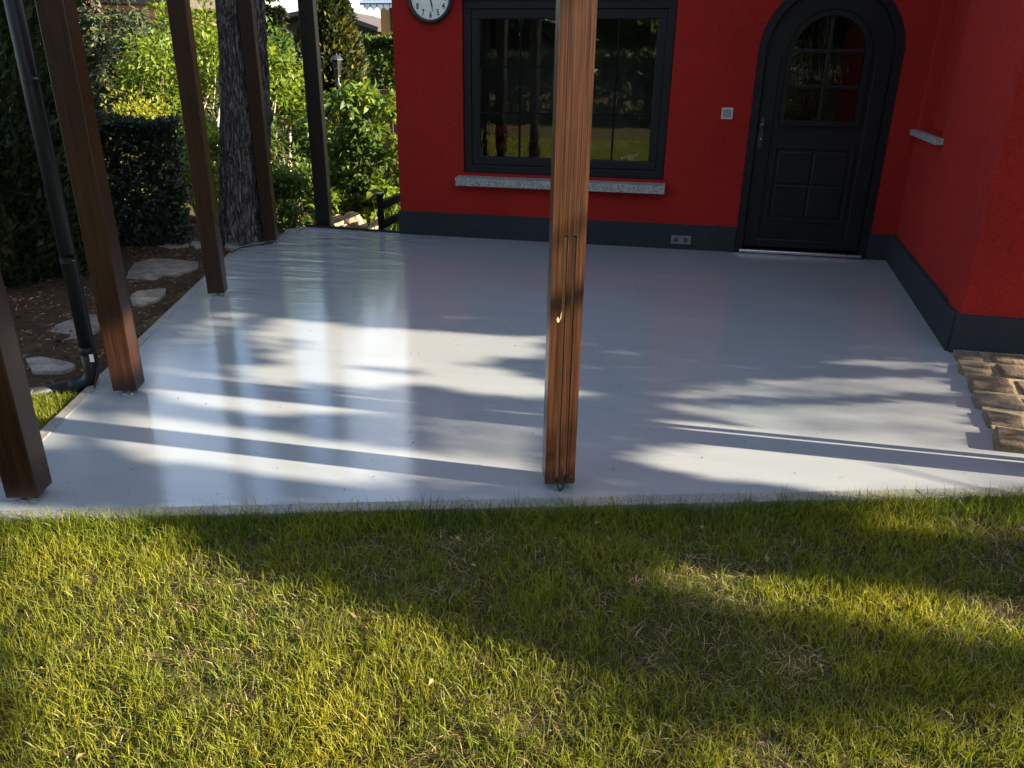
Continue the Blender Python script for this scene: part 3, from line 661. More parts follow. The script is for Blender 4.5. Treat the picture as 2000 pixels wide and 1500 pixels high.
for r in range(rows):
    pa, pb2 = e0.lerp(e1, tt[r] + .018), e0.lerp(e1, tt[r + 1] - .018)
    x = 0
    first = True
    while x < 1.5:
        w = random.uniform(.14, .20) if not first else (.155, .16, .21, .20, .18, .26)[r]
        first = False
        a, b = pa + rowd * (x + .012), pa + rowd * (x + w - .014); c_, d_ = pb2 + rowd * (x + w - .012 + random.uniform(-.02, .01)), pb2 + rowd * (x + .009 + random.uniform(-.006, .01))
        rough_block([tuple(a), tuple(b), tuple(c_), tuple(d_)], -.06, ZC + random.uniform(-.008, .010), 'sandstone', 'paving_stone', cob, .012, .014)
        x += w

# flagstones on the soil
flags = [[(245, 545), (262, 514), (296, 505), (335, 507), (392, 512), (388, 524), (350, 538), (318, 541), (300, 548)],
         [(257, 597), (252, 580), (266, 568), (327, 563), (326, 573), (302, 588), (278, 598)],
         [(92, 662), (108, 636), (150, 622), (192, 612), (200, 640), (160, 664), (120, 668)],
         [(48, 702), (92, 698), (140, 708), (152, 716), (120, 726), (60, 728)],
         [(288, 488), (328, 476), (366, 474), (370, 482), (336, 488)], [(370, 480), (374, 471), (398, 472), (402, 484), (382, 487)],
         [(436, 486), (440, 476), (470, 476), (462, 488)], [(548, 463), (556, 451), (584, 445), (600, 446), (580, 456)]]
labels = ['large pale flagstone in the soil between two timber posts', 'small pale flagstone nearest behind the large one by the kerb', 'pale broken flagstone behind the drainpipe', 'flat flagstone beside the drainpipe outlet',
          'long narrow flagstone at the foot of the dark hedge', 'small flagstone at the hedge foot beside a timber post', 'flat grey stone at the foot of the pine trunk', 'flat grey stone along the kerb behind the pine trunk']
for poly, lb in zip(flags, labels):
    z = .0
    pts = [g(x, y, -.005) for x, y in poly]
    dense = []
    for i in range(len(pts)):
        a, b = pts[i], pts[(i + 1) % len(pts)]
        dense += [a, a.lerp(b, .5) + Vector((random.uniform(-.012, .012), random.uniform(-.012, .012), 0))]
    o = rough_block([(p.x, p.y) for p in dense], -.07, .002, 'flagstone', 'flagstone', None, .006, .008); tag(o, lb, 'flagstone', 'flagstones in the soil')

# rocks behind the patio
def rock(px, py, wpx, hpx, Y, label):
    wpx *= 1.25; hpx *= 1.25; p = at(px, py - 3, Y); s = Y * 1.05 / 1500
    bm = bmesh.new(); bmesh.ops.create_icosphere(bm, subdivisions=3, radius=1)
    off = random.uniform(0, 50); cuts = [Vector((random.gauss(0, 1), random.gauss(0, 1), random.gauss(0, 1))).normalized() for _ in range(9)]
    for v_ in bm.verts:
        d = v_.co.normalized(); rr = 1.0
        for cpl in cuts:
            k = d.dot(cpl)
            if k > .35: rr = min(rr, .72 / k)
        rr *= 1 + .10 * mnoise.noise(d * 2.2 + Vector((off, 0, 0)))
        v_.co = d * rr
    me = bpy.data.meshes.new('rock')
    for v_ in bm.verts: v_.co = Vector((v_.co.x * wpx * s * .62, v_.co.y * wpx * s * .55, v_.co.z * hpx * s * .65))
    bm.to_mesh(me); bm.free(); me.materials.append(M['field_rock'])
    o = bpy.data.objects.new('garden_rock', me); C.objects.link(o); o.location = p; o.rotation_euler = (0, 0, random.uniform(0, 6)); tag(o, label, 'rock', 'rocks behind the patio edge'); return o
rock(660, 437, 22, 22, 7.25, 'rounded tan rock beside the backlit post'); rock(688, 437, 28, 26, 7.3, 'tallest tan rock in the row behind the patio edge')
rock(706, 444, 20, 14, 7.22, 'flat pale rock low in the row of rocks'); rock(733, 440, 18, 18, 7.3, 'round pale rock beside the black railing')
rock(724, 451, 14, 10, 7.2, 'small low rock in front of the round pale one'); rock(674, 449, 12, 10, 7.2, 'small rock wedged under the two tan ones')
rock(757, 452, 14, 8, 7.15, 'small ochre rock behind the black railing')

# black railing beside the house
rl = empty('railing', (-2.50, 6.44, -.42)); tag(rl, 'low black railing with two rails beside the house corner', 'railing')
a = at(745, 450, 6.44); b = at(742, 378, 6.44); zt_ = b.z + .42; px_ = (a.x + b.x) / 2 + 2.50
MB().box((px_ - .022, -.022, 0), (px_ + .022, .022, zt_)).build('railing_post', 'matt_black', rl, bevel=.003)
MB().lathe([(.001, zt_), (.036, zt_), (.036, zt_ + .008), (.001, zt_ + .012)], lambda x, y, hh: (px_ + x, y, hh), 20).build('post_cap', 'galvanised', rl)
MB().box((px_ - .022, 1.2, 0), (px_ + .022, 1.244, zt_)).build('railing_post', 'matt_black', rl, bevel=.003)
for py_ in (403, 440):
    z = at(752, py_, 6.46).z + .42
    MB().box((px_ - .012, .0225, z - .032), (px_ + .012, 1.199, z + .032)).build('rail', 'matt_black', rl, bevel=.002)

# ------------------------------------------------------------------ plants
def limb(mb, a, b, r0, r1, bend=.1, n=5, sides=6):
    a, b = Vector(a), Vector(b); off = Vector((random.uniform(-1, 1), random.uniform(-1, 1), random.uniform(-.3, .6))) * (b - a).length * bend
    pts = [a.lerp(b, i / n) + off * math.sin(math.pi * i / n) for i in range(n + 1)]
    mb.tube(pts, [r0 + (r1 - r0) * i / n for i in range(n + 1)], sides); return pts
def shrub(name, base, h, r, n, L, W, mat, label, cat='shrub', clumps=14, spread=.28, stems=6, stem_mat='stem_brown', group=None, flat=1.0, low=.15, droop=0, hang=0, dens=None):
    e = empty(name, tuple(base)); tag(e, label, cat, group)
    cs = []
    for i in range(clumps):
        a = random.uniform(0, 2 * math.pi); rr = r * math.sqrt(random.random()) * .85
        z = h * random.uniform(low, .95) ; k = math.sqrt(max(.1, 1 - (z / h - .45) ** 2 * 1.4)); cs.append((rr * k * math.cos(a), rr * k * flat * math.sin(a), z))
    cs = np.array(cs); st = MB()
    for i in range(stems):
        c = cs[random.randrange(clumps)]; limb(st, (random.uniform(-.06, .06), random.uniform(-.06, .06), 0), c, .012 + .008 * h, .004, .12)
    for i in range(clumps // 2):
        a_, b_ = cs[random.randrange(clumps)], cs[random.randrange(clumps)]
        limb(st, (a_[0] * .3, a_[1] * .3, a_[2] * .5), b_, .007, .003, .15, 4, 5)
    st.build('stem', stem_mat, e)
    idx = rng.integers(0, clumps, n); rad = r * spread * 1.6
    off = norm(rng.normal(size=(n, 3))) * (rng.random((n, 1)) ** .45) * rad * [1, 1, .75]
    P = cs[idx] + off; P[:, 2] = np.maximum(P[:, 2], .02)
    D = off / rad + rng.normal(size=(n, 3)) * .55 + [0, 0, .15 - droop]
    rnd = np.clip(rng.normal(.5, .25, n) + (P[:, 2] / h - .5) * .2, 0, 1)
    leaves('crown', P, D, L, W, mat, e, rnd=rnd, up=np.array([0, 0, 1.0])); return e
def gp(px, py, Y, z=None):
    p = at(px, py, Y); p.z = ground_z(p.x, p.y) if z is None else z; return p
def top_h(px, py, Y): return at(px, py, Y).z - ground_z(at(px, py, Y).x, Y)

# clipped dark hedge behind the flagstones
def hedge(name, a, b, depth, h, n, L, W, mat, label, z0=None):
    a, b = Vector(a), Vector(b); d = (b - a); Ln = d.length; d.normalize(); nr = Vector((-d.y, d.x))
    z = ground_z(a.x, a.y) if z0 is None else z0
    e = empty(name, (a.x, a.y, z)); tag(e, label, 'hedge')
    st = MB(); k = max(3, int(Ln / .3))
    for i in range(k):
        p = d * (Ln * (i + .5) / k) + nr * depth * random.uniform(.35, .65); limb(st, (p.x, p.y, 0), (p.x + random.uniform(-.1, .1), p.y, h * .8), .02, .008)
    st.build('stem', 'stem_brown', e)
    u = rng.random(n) * Ln; s = rng.random(n) ** .8; w = rng.random(n) * depth; zz = rng.random(n) * h
    face = rng.integers(0, 10, n)
    shell = np.abs(rng.normal(0, .07, n))
    w = np.where(face < 4, shell, np.where(face < 5, depth - shell, w)); zz = np.where((face >= 5) & (face < 8), h - shell * .6, zz)
    bump = np.array([mnoise.noise((a_ * 2.2, b_ * 3, 3.0)) for a_, b_ in zip(u, zz)]) * .09
    P = np.outer(u, [d.x, d.y, 0]) + np.outer(w - bump, [nr.x, nr.y, 0]); P[:, 2] = np.maximum(0.01, zz + bump)
    out = np.outer(np.where(w < depth * .4, -1.0, .3), [nr.x, nr.y, 0])
    D = out + rng.normal(size=(n, 3)) * .6 + [0, 0, .5]
    leaves('foliage', P, D, L, W, mat, e); return e
hedge('hedge', (-6.6, 3.9), (-3.78, 5.42), .6, .93, 34000, .065, .028, 'leaf_yew', 'low clipped dark hedge behind the flagstones')

# dense dark conifer at the far side of the drainpipe
def column(name, base, h, r, n, L, W, mat, label, power=.8, group=None, sun_leaves=0, sunside=None):
    e = empty(name, tuple(base)); tag(e, label, 'tree', group)
    MB().tube([(0, 0, 0), (.02, .01, h * .5), (0, 0, h * .95)], [.05 + h * .012, .03 + h * .006, .008], 8).build('trunk', 'stem_brown', e)
    t = rng.random(n); z = h * t; prof = r * np.clip((1 - t) / .45, 0, 1) ** power * (.8 + .2 * np.clip(t / .12, 0, 1))
    a = rng.random(n) * 2 * np.pi
    lob = 1 + .12 * np.sin(a * 5 + z * 3) + .10 * np.sin(a * 9 - z * 6.5) + .08 * np.sin(z * 11 + a * 3)
    rr = prof * lob * (1 - np.abs(rng.normal(0, .13, n)))
    P = np.stack([rr * np.cos(a), rr * np.sin(a), z], 1)
    D = np.stack([np.cos(a), np.sin(a), np.full(n, .9)], 1) + rng.normal(size=(n, 3)) * .4
    o = leaves('crown', P, D, L, W, mat, e)
    if sun_leaves:  # sunlit patches on one side, painted by lighter leaves
        k = sun_leaves; a2 = sunside + rng.normal(0, .5, k); t2 = np.clip(rng.choice([.22, .34, .62], k) + rng.normal(0, .06, k), .02, .95)
        pr_ = r * np.clip((1 - t2) / .45, 0, 1) ** power * 1.03
        P = np.stack([pr_ * np.cos(a2), pr_ * np.sin(a2), t2 * h], 1); D = np.stack([np.cos(a2), np.sin(a2), np.full(k, .9)], 1) + rng.normal(size=(k, 3)) * .4
        leaves('sunlit_foliage', P, D, L, W, 'leaf_thuja_sunlit', e)
    return e
column('conifer', gp(20, 560, 4.3), 2.9, .60, 26000, .085, .030, 'leaf_dark', 'tall dark conifer beside the drainpipe')
column('conifer', (-5.5, 4.05, -.05), 3.4, .80, 22000, .10, .04, 'leaf_dark', 'broad dark conifer at the far left end of the hedge')
column('conifer', gp(650, 200, 11.0), 3.1, .43, 22000, .10, .045, 'leaf_thuja', 'columnar conifer with patches coloured as sunlit behind the garden lamp', sun_leaves=420, sunside=-.5)

# the big pine trunk
tb = g(478, 472, -.03)
pine = empty('pine_tree', (tb.x, tb.y, -.1)); tag(pine, 'large pine tree with deeply furrowed grey trunk beside the patio', 'tree')
def bark_trunk(parent):
    nz, na = 150, 96; V = []; F = []; H = 6.5
    for i in range(nz):
        z = H * (i / (nz - 1)) ** 1.15
        r = .186 + .045 * math.exp(-z / .22) - .010 * min(z, 6)
        cx = .105 * z - .006 * z * z + .02 * math.sin(z * 1.6); cy = .02 * z
        for j in range(na):
            a = 2 * math.pi * j / na; x, y = math.cos(a), math.sin(a)
            q = Vector((x * 3.4, y * 3.4, z * 1.7 + .6 * mnoise.noise((x * 2, y * 2, z * 3))))
            dist_, _ = mnoise.voronoi(q * 1.6); rid = min(.5, dist_[1] - dist_[0])
            k = r + .040 * rid ** .6 - .012 + .012 * mnoise.noise((x * 1.5, y * 1.5, z * .9)) + .006 * mnoise.noise((x * 14, y * 14, z * 16))
            k += .05 * math.exp(-((a - .2) ** 2 + (a - .2 > 3) * 9) / .08 - ((z - 1.06) / .07) ** 2)      # burl
            V.append((cx + k * x, cy + k * y, z))
    for i in range(nz - 1):
        for j in range(na): F.append((i * na + j, i * na + (j + 1) % na, (i + 1) * na + (j + 1) % na, (i + 1) * na + j))
    mb = MB(); mb.v = V; mb.f = F; mb.build('trunk', 'bark', parent, smooth=True); return cx, cy
tcx, tcy = bark_trunk(pine)
br = MB(); cps = []
for i in range(16):
    z = random.uniform(4.6, 6.5); a = random.uniform(0, 6.28); L_ = random.uniform(.7, 1.5); s = Vector((.105 * z - .006 * z * z, .02 * z, z)); e_ = s + Vector((math.cos(a) * L_, math.sin(a) * L_, random.uniform(.1, .7)))
    limb(br, s, e_, .035, .01); cps.append(e_)
br.build('limb', 'bark', pine); cps = np.array([tuple(c) for c in cps]); n = 3500
off = rng.normal(size=(n, 3)) * .3; leaves('crown', cps[rng.integers(0, len(cps), n)] + off, off + rng.normal(size=(n, 3)) * .2, .11, .012, 'leaf_spruce', pine)

# spruce with hanging twigs
def spruce(name, base, h, r, z_lo, label, nb=70, seed=1, mat='leaf_spruce', L=.10, W=.022):
    e = empty(name, tuple(base)); tag(e, label, 'tree'); rs = random.Random(seed)
    MB().tube([(0, 0, 0), (0, 0, h)], [.12, .02], 8).build('trunk', 'bark', e)
    br = MB(); P = []; D = []
    for i in range(nb):
        t = rs.random(); z = z_lo + (h - z_lo) * t; ln = r * (1 - t) ** .8 * rs.uniform(.75, 1.1) + .15; a = rs.uniform(0, 2 * math.pi)
        pts = [Vector((math.cos(a) * ln * s, math.sin(a) * ln * s, z - ln * (.35 * s - .12 * s * s) + .12 * ln * s ** 3)) for s in np.linspace(0, 1, 7)]
        br.tube(pts, [.016 * (1 - s * .8) for s in np.linspace(0, 1, 7)], 5)
        for s in np.linspace(.2, 1, int(7 + ln * 9)):
            k = s * 6; j = min(5, int(k)); p = pts[j].lerp(pts[j + 1], k - j)
            for side in (-1, 1):
                tw = ln * .30 * (1.1 - s * .6) * rs.uniform(.5, 1.1); aa = a + side * rs.uniform(.6, 1.1); dr = rs.uniform(.5, 1.3)
                for u in np.linspace(0, 1, max(3, int(tw / .045))):
                    q = p + Vector((math.cos(aa) * tw * u, math.sin(aa) * tw * u, -tw * u * u * dr))
                    for _ in range(3):
                        P.append(tuple(q)); D.append((math.cos(aa) + rs.gauss(0, .6), math.sin(aa) + rs.gauss(0, .6), -dr * u * 1.4 + rs.gauss(0, .35)))
    br.build('branch', 'stem_brown', e); leaves('crown', np.array(P), np.array(D), L, W, mat, e); return e
spruce('spruce_tree', gp(215, 200, 9.2), 3.0, 1.35, .95, 'spruce with hanging twigs behind the golden shrub', 90, 3)
spruce('spruce_tree', gp(60, 200, 12.0), 3.3, 1.5, .6, 'tall spruce far behind the drainpipe', 70, 9, L=.14, W=.03)
spruce('spruce_tree', gp(503, 60, 17), 3.9, .75, 1.3, 'slender distant conifer against the sky beside the pine trunk', 60, 5, 'leaf_thuja', .16, .05)

# shrubs of the garden, left to right
shrub('golden_shrub', gp(235, 240, 7.4), top_h(235, 192, 7.4), .62, 4200, .055, .024, 'leaf_gold', 'low golden shrub lit above the clipped hedge', clumps=22, flat=.7)
shrub('leafy_shrub', gp(310, 240, 8.0), top_h(310, 78, 8.0), .60, 4200, .075, .034, 'leaf_yellowgreen', 'yellow green shrub between the spruce and a timber post', clumps=22, flat=.7)
shrub('leafy_shrub', gp(400, 300, 8.6), top_h(400, 4, 8.6), .55, 4200, .085, .036, 'leaf_yellowgreen', 'tall pale green shrub beside the pine trunk', clumps=24, stem_mat='stem_pale')
shrub('leafy_shrub', gp(405, 380, 6.6), top_h(405, 190, 6.6), .34, 1500, .06, .05, 'leaf_yellowgreen', 'round leaved climber between timber post and pine trunk', clumps=14)
shrub('leafy_shrub', gp(545, 250, 8.3), top_h(545, 75, 8.3), .42, 2200, .085, .04, 'leaf_yellowgreen', 'sparse shrub with pale bare stems right of the pine trunk', clumps=16, stems=9, stem_mat='stem_pale', low=.5)
shrub('leafy_shrub', gp(560, 330, 7.5), top_h(560, 212, 7.5), .45, 2600, .07, .032, 'leaf_green', 'low bushy shrub at the foot of the pale stems', clumps=18)
shrub('leafy_shrub', gp(575, 430, 6.95), top_h(575, 330, 6.95), .30, 1500, .06, .034, 'leaf_green', 'fresh green shrub against the backlit post', clumps=12)
shrub('leafy_shrub', gp(690, 300, 7.9), top_h(700, 178, 7.9), .46, 2300, .095, .062, 'leaf_green', 'large leaved shrub behind the rocks', clumps=18, droop=.5)
shrub('leafy_shrub', gp(752, 300, 7.75), top_h(752, 165, 7.75), .30, 1300, .095, .06, 'leaf_yellowgreen', 'bright large leaved shrub against the red house corner', clumps=12, droop=.5)
shrub('leafy_shrub', gp(652, 300, 8.3), top_h(640, 215, 8.3), .36, 1500, .075, .045, 'leaf_green', 'dark leaved shrub between backlit post and rocks', clumps=12)
shrub('ground_plant', gp(662, 430, 7.42), top_h(655, 368, 7.42), .24, 520, .075, .05, 'leaf_yellowgreen', 'bright low plant above the tan rocks', cat='plant', clumps=9, stems=4)
shrub('ground_plant', gp(712, 430, 7.55), top_h(712, 388, 7.55), .26, 480, .08, .055, 'leaf_yellowgreen', 'bright broad leaved plant beside the railing', cat='plant', clumps=9, stems=4)
shrub('ground_plant', gp(530, 440, 6.75), top_h(535, 405, 6.75), .26, 520, .05, .03, 'leaf_green', 'small green plant between pine trunk and rear post', cat='plant', clumps=8, stems=3)
shrub('ground_plant', gp(590, 440, 6.6), top_h(590, 385, 6.6), .20, 420, .055, .03, 'leaf_green', 'leafy plant at the back left patio corner', cat='plant', clumps=8, stems=3)
# tall grass by the railing
ng = 120; bp = gp(768, 440, 6.95); e = empty('tall_grass', tuple(bp)); tag(e, 'tuft of tall pale grass behind the black railing', 'grass')
P = np.column_stack([rng.normal(0, .07, ng), rng.normal(0, .10, ng), np.zeros(ng)]); leaves('blade', P, np.column_stack([rng.normal(0, .12, ng), rng.normal(0, .12, ng), np.ones(ng)]), .55, .012, 'leaf_yellowgreen', e, fold=.1)
# dark masses further back
for i, (px, py, Y, r_, n, mt, lb) in enumerate([
        (120, 40, 13, 1.4, 4200, 'leaf_dark', 'dark leafy tree far behind the spruce'), (330, 60, 13.5, 1.2, 3600, 'leaf_green', 'green bushy tree far behind the yellow green shrub'),
        (480, 70, 12.5, 1.3, 4200, 'leaf_green', 'dense green bush far behind the pine trunk'), (600, 85, 13.5, 1.0, 3200, 'leaf_dark', 'dark bush far behind the columnar conifer'),
        (20, 40, 9.5, 1.2, 3600, 'leaf_dark', 'dark evergreen bush far left behind the hedge')]):
    shrub('background_bush', gp(px, 200, Y), top_h(px, py, Y), r_, n, .13, .07, mt, lb, clumps=26, group='bushes at the back of the garden')
a = at(697, 120, 13); b = at(790, 120, 13)
hedge('hedge', (a.x, 13), (b.x, 13.05), .9, top_h(720, 76, 13), 4200, .10, .07, 'leaf_green', 'tall clipped hedge beside the columnar conifer', z0=ground_z(a.x, 13))

# ------------------------------------------------------------------ neighbours, lamp
nb = empty('neighbour_house', (at(746, 90, 14).x, 14, ground_z(-4, 14))); tag(nb, 'ochre neighbouring house with striped awning behind the red corner', 'house')
zt = at(746, 0, 14).z + 1.2
MB().box((0, 0, 0), (4, 3, zt)).build('wall', 'orange_plaster', nb); MB().bar((2, -.3, zt + .1), (2, 3.3, zt + .1), 4.6, .18).build('roof', 'roof_dark', nb)
pa = at(746, 55, 13.99); MB().box((.18, -.02, pa.z + .1), (.24, -.001, pa.z + .5)).build('shutter', 'timber_dark', nb)
aw = MB(); y_ = 13.2; a = at(707, 8, y_); b = at(790, 8, y_)
aw.add([(a.x, y_, a.z + .02), (b.x, y_, a.z + .02), (b.x, 14, a.z + .45), (a.x, 14, a.z + .45), (a.x, y_, a.z + .05), (b.x, y_, a.z + .05), (b.x, 14, a.z + .48), (a.x, 14, a.z + .48)], [(0, 3, 2, 1), (4, 5, 6, 7), (0, 1, 5, 4), (1, 2, 6, 5), (2, 3, 7, 6), (3, 0, 4, 7)])
awo = aw.build('awning', 'awning_grey'); tag(awo, 'grey awning with scalloped white valance on the ochre house', 'awning')
MB().tube([(a.x - .03, y_, a.z + .02), (b.x, y_, a.z + .02)], .035, 10).build('front_rail', 'aluminium', awo)
z_ = at(720, 21, y_).z; n_ = 6; W_ = (b.x - a.x); pv = [(a.x + .02, a.z)]
vpoly = [(a.x + .03, a.z + .0)] + [(a.x + .03 + (W_ - .03) * i / 60, z_ + .045 * abs(math.cos(math.pi * n_ * i / 60))) for i in range(61)] + [(b.x, a.z)]
MB().prism(vpoly, lambda u, w, d: (u, y_ - .02 + d, w), 0, .008).build('valance', 'awning_white', awo)
for i in range(1, 20, 3): MB().box((a.x + W_ * i / 20, y_ - .024, z_ + .06), (a.x + W_ * i / 20 + .02, y_ - .0205, a.z - .002)).build('stripe', 'awning_grey', awo)
# dark gabled shed
gh = empty('gabled_shed', (at(690, 75, 20).x, 20, ground_z(-7, 20))); tag(gh, 'dark timber shed with shallow gabled roof against the sky', 'shed')
p0, p1 = at(640, 20, 20), at(742, 56, 20); zb = ground_z(-7, 20); gx = gh.location.x
MB().prism([(p0.x - gx - 2.5, 0), (p1.x - gx - .15, 0), (p1.x - gx - .15, p1.z - zb - .05), (p0.x - gx, p0.z - zb - .05), (p0.x - gx - 2.5, p1.z - zb - .05)], lambda u, w, d: (u, d, w), 0, 3).build('wall', 'timber_dark', gh)
rr = MB(); rr.bar((p0.x - gx, 1.4, p0.z - zb), (p1.x - gx + .1, 1.4, p1.z - zb - .03), 3.6, .10, (0, 0, 1)); rr.bar((p0.x - gx, 1.4, p0.z - zb + .01), (p0.x - gx - 2.7, 1.4, p1.z - zb), 3.6, .1, (0, 0, 1)); rr.build('roof', 'roof_dark', gh)
# far houses on the left
fh = empty('far_house', (at(235, 50, 24).x, 24, 0)); tag(fh, 'pink walled house with dark roof far behind the spruce', 'house')
q0, q1 = at(150, 10, 24), at(300, 10, 24); fx = fh.location.x; zr = at(240, 10, 24).z
MB().box((q0.x - fx, 0, 0), (q1.x - fx, 4, zr)).build('wall', 'pink_plaster', fh); MB().bar((q0.x - fx - .4, 2, zr + .3), (q1.x - fx + 1.2, 2, zr + .1), 5.2, .35).build('roof', 'roof_dark', fh)
w_ = MB().box((-.3, -.02, zr - .75), (.5, -.002, zr - .2)).build('window', 'anthracite', fh)
fh2 = empty('far_house', (at(305, 40, 20).x, 20, 0)); tag(fh2, 'low building with red roof behind the yellow green shrub', 'house')
q0, q1 = at(285, 36, 20), at(345, 44, 20); fx = fh2.location.x
MB().box((q0.x - fx, 0, 0), (q1.x - fx, 2.5, q0.z - .12)).build('wall', 'grey_plaster', fh2); MB().bar((q0.x - fx - .15, 1.2, q0.z), (q1.x - fx + .2, 1.2, q1.z), 3.0, .16).build('roof', 'roof_red', fh2)
fh3 = empty('far_house', (at(435, 20, 26).x, 26, 0)); tag(fh3, 'pale grey house wall far behind the pine trunk', 'house')
q0 = at(427, 45, 26); fx = fh3.location.x
MB().box((q0.x - fx, 0, 0), (q0.x - fx + .7, 3, 4.6)).build('wall', 'grey_plaster', fh3); MB().bar((q0.x - fx - .3, 1.5, 4.7), (q0.x - fx + .9, 1.5, 4.9), 3.6, .2).build('roof', 'roof_dark', fh3)
bw = empty('brick_wall', (at(715, 175, 10.2).x, 10.2, ground_z(-4, 10.2))); tag(bw, 'low red brick wall half hidden behind the leafy shrubs', 'wall')
h_ = at(715, 170, 10.2).z - bw.location.z; r_h = .075
for k in range(int(h_ / r_h)):
    for i in range(4):
        x0 = -.2 + i * .21 + (.105 if k % 2 else 0); MB().box((x0, random.uniform(-.004, .004), k * r_h), (x0 + .2, .11, k * r_h + r_h - .010)).build('brick', 'brick_red', bw)
MB().box((-.19, .012, 0), (.72, .10, int(h_ / r_h) * r_h - .012)).build('mortar', 'concrete', bw)
lp = at(661, 165, 9.6); lz = ground_z(lp.x, 9.6)
lamp = empty('garden_lamp', (lp.x, 9.6, lz)); tag(lamp, 'black lantern on a thin garden post before the columnar conifer', 'lamp')
zt = at(661, 105, 9.6).z - lz; cf = lambda x, y, hh: (x, y, hh)
MB().lathe([(.05, 0), (.05, .02), (.022, .06), (.018, zt * .5), (.016, zt - .40), (.05, zt - .36), (.018, zt - .33), (.016, zt - .26)], cf, 16).build('lamp_post', 'iron', lamp, smooth=True)
MB().lathe([(.035, zt - .255), (.058, zt - .07)], cf, 6).build('glass', 'lamp_glass', lamp)
cg = MB()
for i in range(6):
    a_ = math.pi / 3 * i; cg.tube([(.036 * math.cos(a_), .036 * math.sin(a_), zt - .26), (.06 * math.cos(a_), .06 * math.sin(a_), zt - .07)], .005, 5)
cg.lathe([(.001, zt - .262), (.04, zt - .262), (.04, zt - .25), (.001, zt - .25)], cf, 6); cg.build('cage', 'iron', lamp)
MB().lathe([(.08, zt - .072), (.078, zt - .06), (.045, zt - .025), (.012, zt - .015), (.010, zt), (.001, zt + .006)], cf, 12).build('lamp_roof', 'iron', lamp)

# ------------------------------------------------------------------ trees on the sunny side, whose shade dapples patio and lawn
LIT = [(1.0, [(337, 687), (410, 615), (434, 608), (485, 615), (434, 652), (375, 684)]), (1.0, [(469, 660), (524, 620), (682, 634), (621, 658), (498, 677)]),
       (1.0, [(500, 692), (691, 640), (1085, 660), (1085, 694), (967, 706), (791, 718), (560, 710)]), (1.0, [(430, 714), (615, 708), (830, 738), (760, 760), (480, 740)]),
       (.93, [(780, 716), (967, 716), (1060, 742), (1180, 770), (1060, 780), (900, 767), (797, 748)]), (1.0, [(293, 719), (521, 744), (785, 774), (785, 784), (521, 755), (293, 728)]),
       (1.0, [(281, 747), (410, 755), (738, 790), (774, 804), (586, 812), (440, 806), (293, 777)]), (.45, [(790, 792), (1060, 800), (1060, 905), (820, 870)]),
       (.95, [(193, 857), (328, 868), (586, 903), (800, 936), (660, 956), (410, 914), (234, 894)]),
       (.55, [(1180, 775), (1500, 738), (1850, 735), (1880, 770), (1500, 778)]), (.6, [(1600, 699), (1845, 707), (1850, 726), (1600, 713)]), (.62, [(1250, 795), (1890, 780), (1935, 850), (1930, 880), (1500, 838)]),
       (1.0, [(1215, 882), (1330, 866), (1700, 902), (2100, 940), (2100, 990), (1600, 960), (1300, 925)]),
       (1.0, [(1280, 818), (2150, 893), (2150, 950), (1340, 878)]), (1.0, [(230, 808), (1056, 905), (1056, 935), (1000, 948), (190, 868)]),
       (1.0, [(-60, 990), (160, 1015), (330, 1075), (560, 1150), (720, 1205), (900, 1250), (1060, 1330), (1120, 1600), (-60, 1600)]),
       (1.0, [(1180, 1085), (1400, 1125), (1760, 1180), (2100, 1190), (2100, 1270), (1640, 1240), (1400, 1185), (1190, 1145)]),
       (.6, [(1540, 975), (2100, 990), (2100, 1050), (1760, 1068), (1580, 1035)]), (.85, [(1000, 1400), (1300, 1440), (1880, 1400), (2100, 1350), (2100, 1600), (1000, 1600)]),
       (1.0, [(-100, 690), (160, 740), (150, 860), (-100, 900)]), (.8, [(1870, 712), (2200, 720), (2200, 850), (1960, 850)])]
def inside(px, py, poly):
    r_ = np.zeros(len(px), bool); n = len(poly)
    for i in range(n):
        (x0, y0), (x1, y1) = poly[i], poly[(i + 1) % n]
        if y0 == y1: continue
        c_ = ((y0 > py) != (y1 > py)) & (px < (x1 - x0) * (py - y0) / (y1 - y0) + x0); r_ ^= c_
    return r_
TAN = math.tan(SUN_EL)
N = 120000
gx_ = rng.uniform(-8.5, 2.2, N); gy_ = rng.uniform(.35, 4.22, N); gz_ = np.where(gy_ > 1.695 + .28 * (gx_ + 2.096), 0, -.04)
G3 = np.column_stack([gx_, gy_, gz_]); qx, qy = to_px(G3)
lit = np.zeros(N, bool); far_ = np.zeros(N, bool)
for share, poly in LIT:
    cx_ = sum(p[0] for p in poly) / len(poly); cy_ = sum(p[1] for p in poly) / len(poly)
    ins = inside(qx, qy, [(cx_ + (a - cx_) * 1.03, cy_ + (b - cy_) * 1.08) for a, b in poly])
    lit |= ins
    if share < .9: far_ |= ins & (rng.random(N) > share ** .35)
lawn_ = gy_ < 1.695 + .28 * (gx_ + 2.096)
nn = np.array([mnoise.fractal((a * .55, b * 2.6, 4.0), 1.0, 2.0, 3) for a, b in zip(gx_, gy_)])
soft = lawn_ & ~lit & (nn > .10); lit |= soft; far_ |= soft & (rng.random(N) > .42)
lit &= gx_ > -4.4
lit |= (gx_ < -2.2) & (gx_ > -4.8) & (np.abs(gy_ - 2.30) < .12)          # the upper half of the front post stands in the sun
def lift(sel, x0, x1):
    q = G3[sel]; X = rng.uniform(x0, x1, len(q)); return q + ((X - q[:, 0]) / SUN.x)[:, None] * np.array(SUN)
PP = lift(~lit, 4.3, 6.4); PF = lift(far_ & lit, 11.5, 14.5)
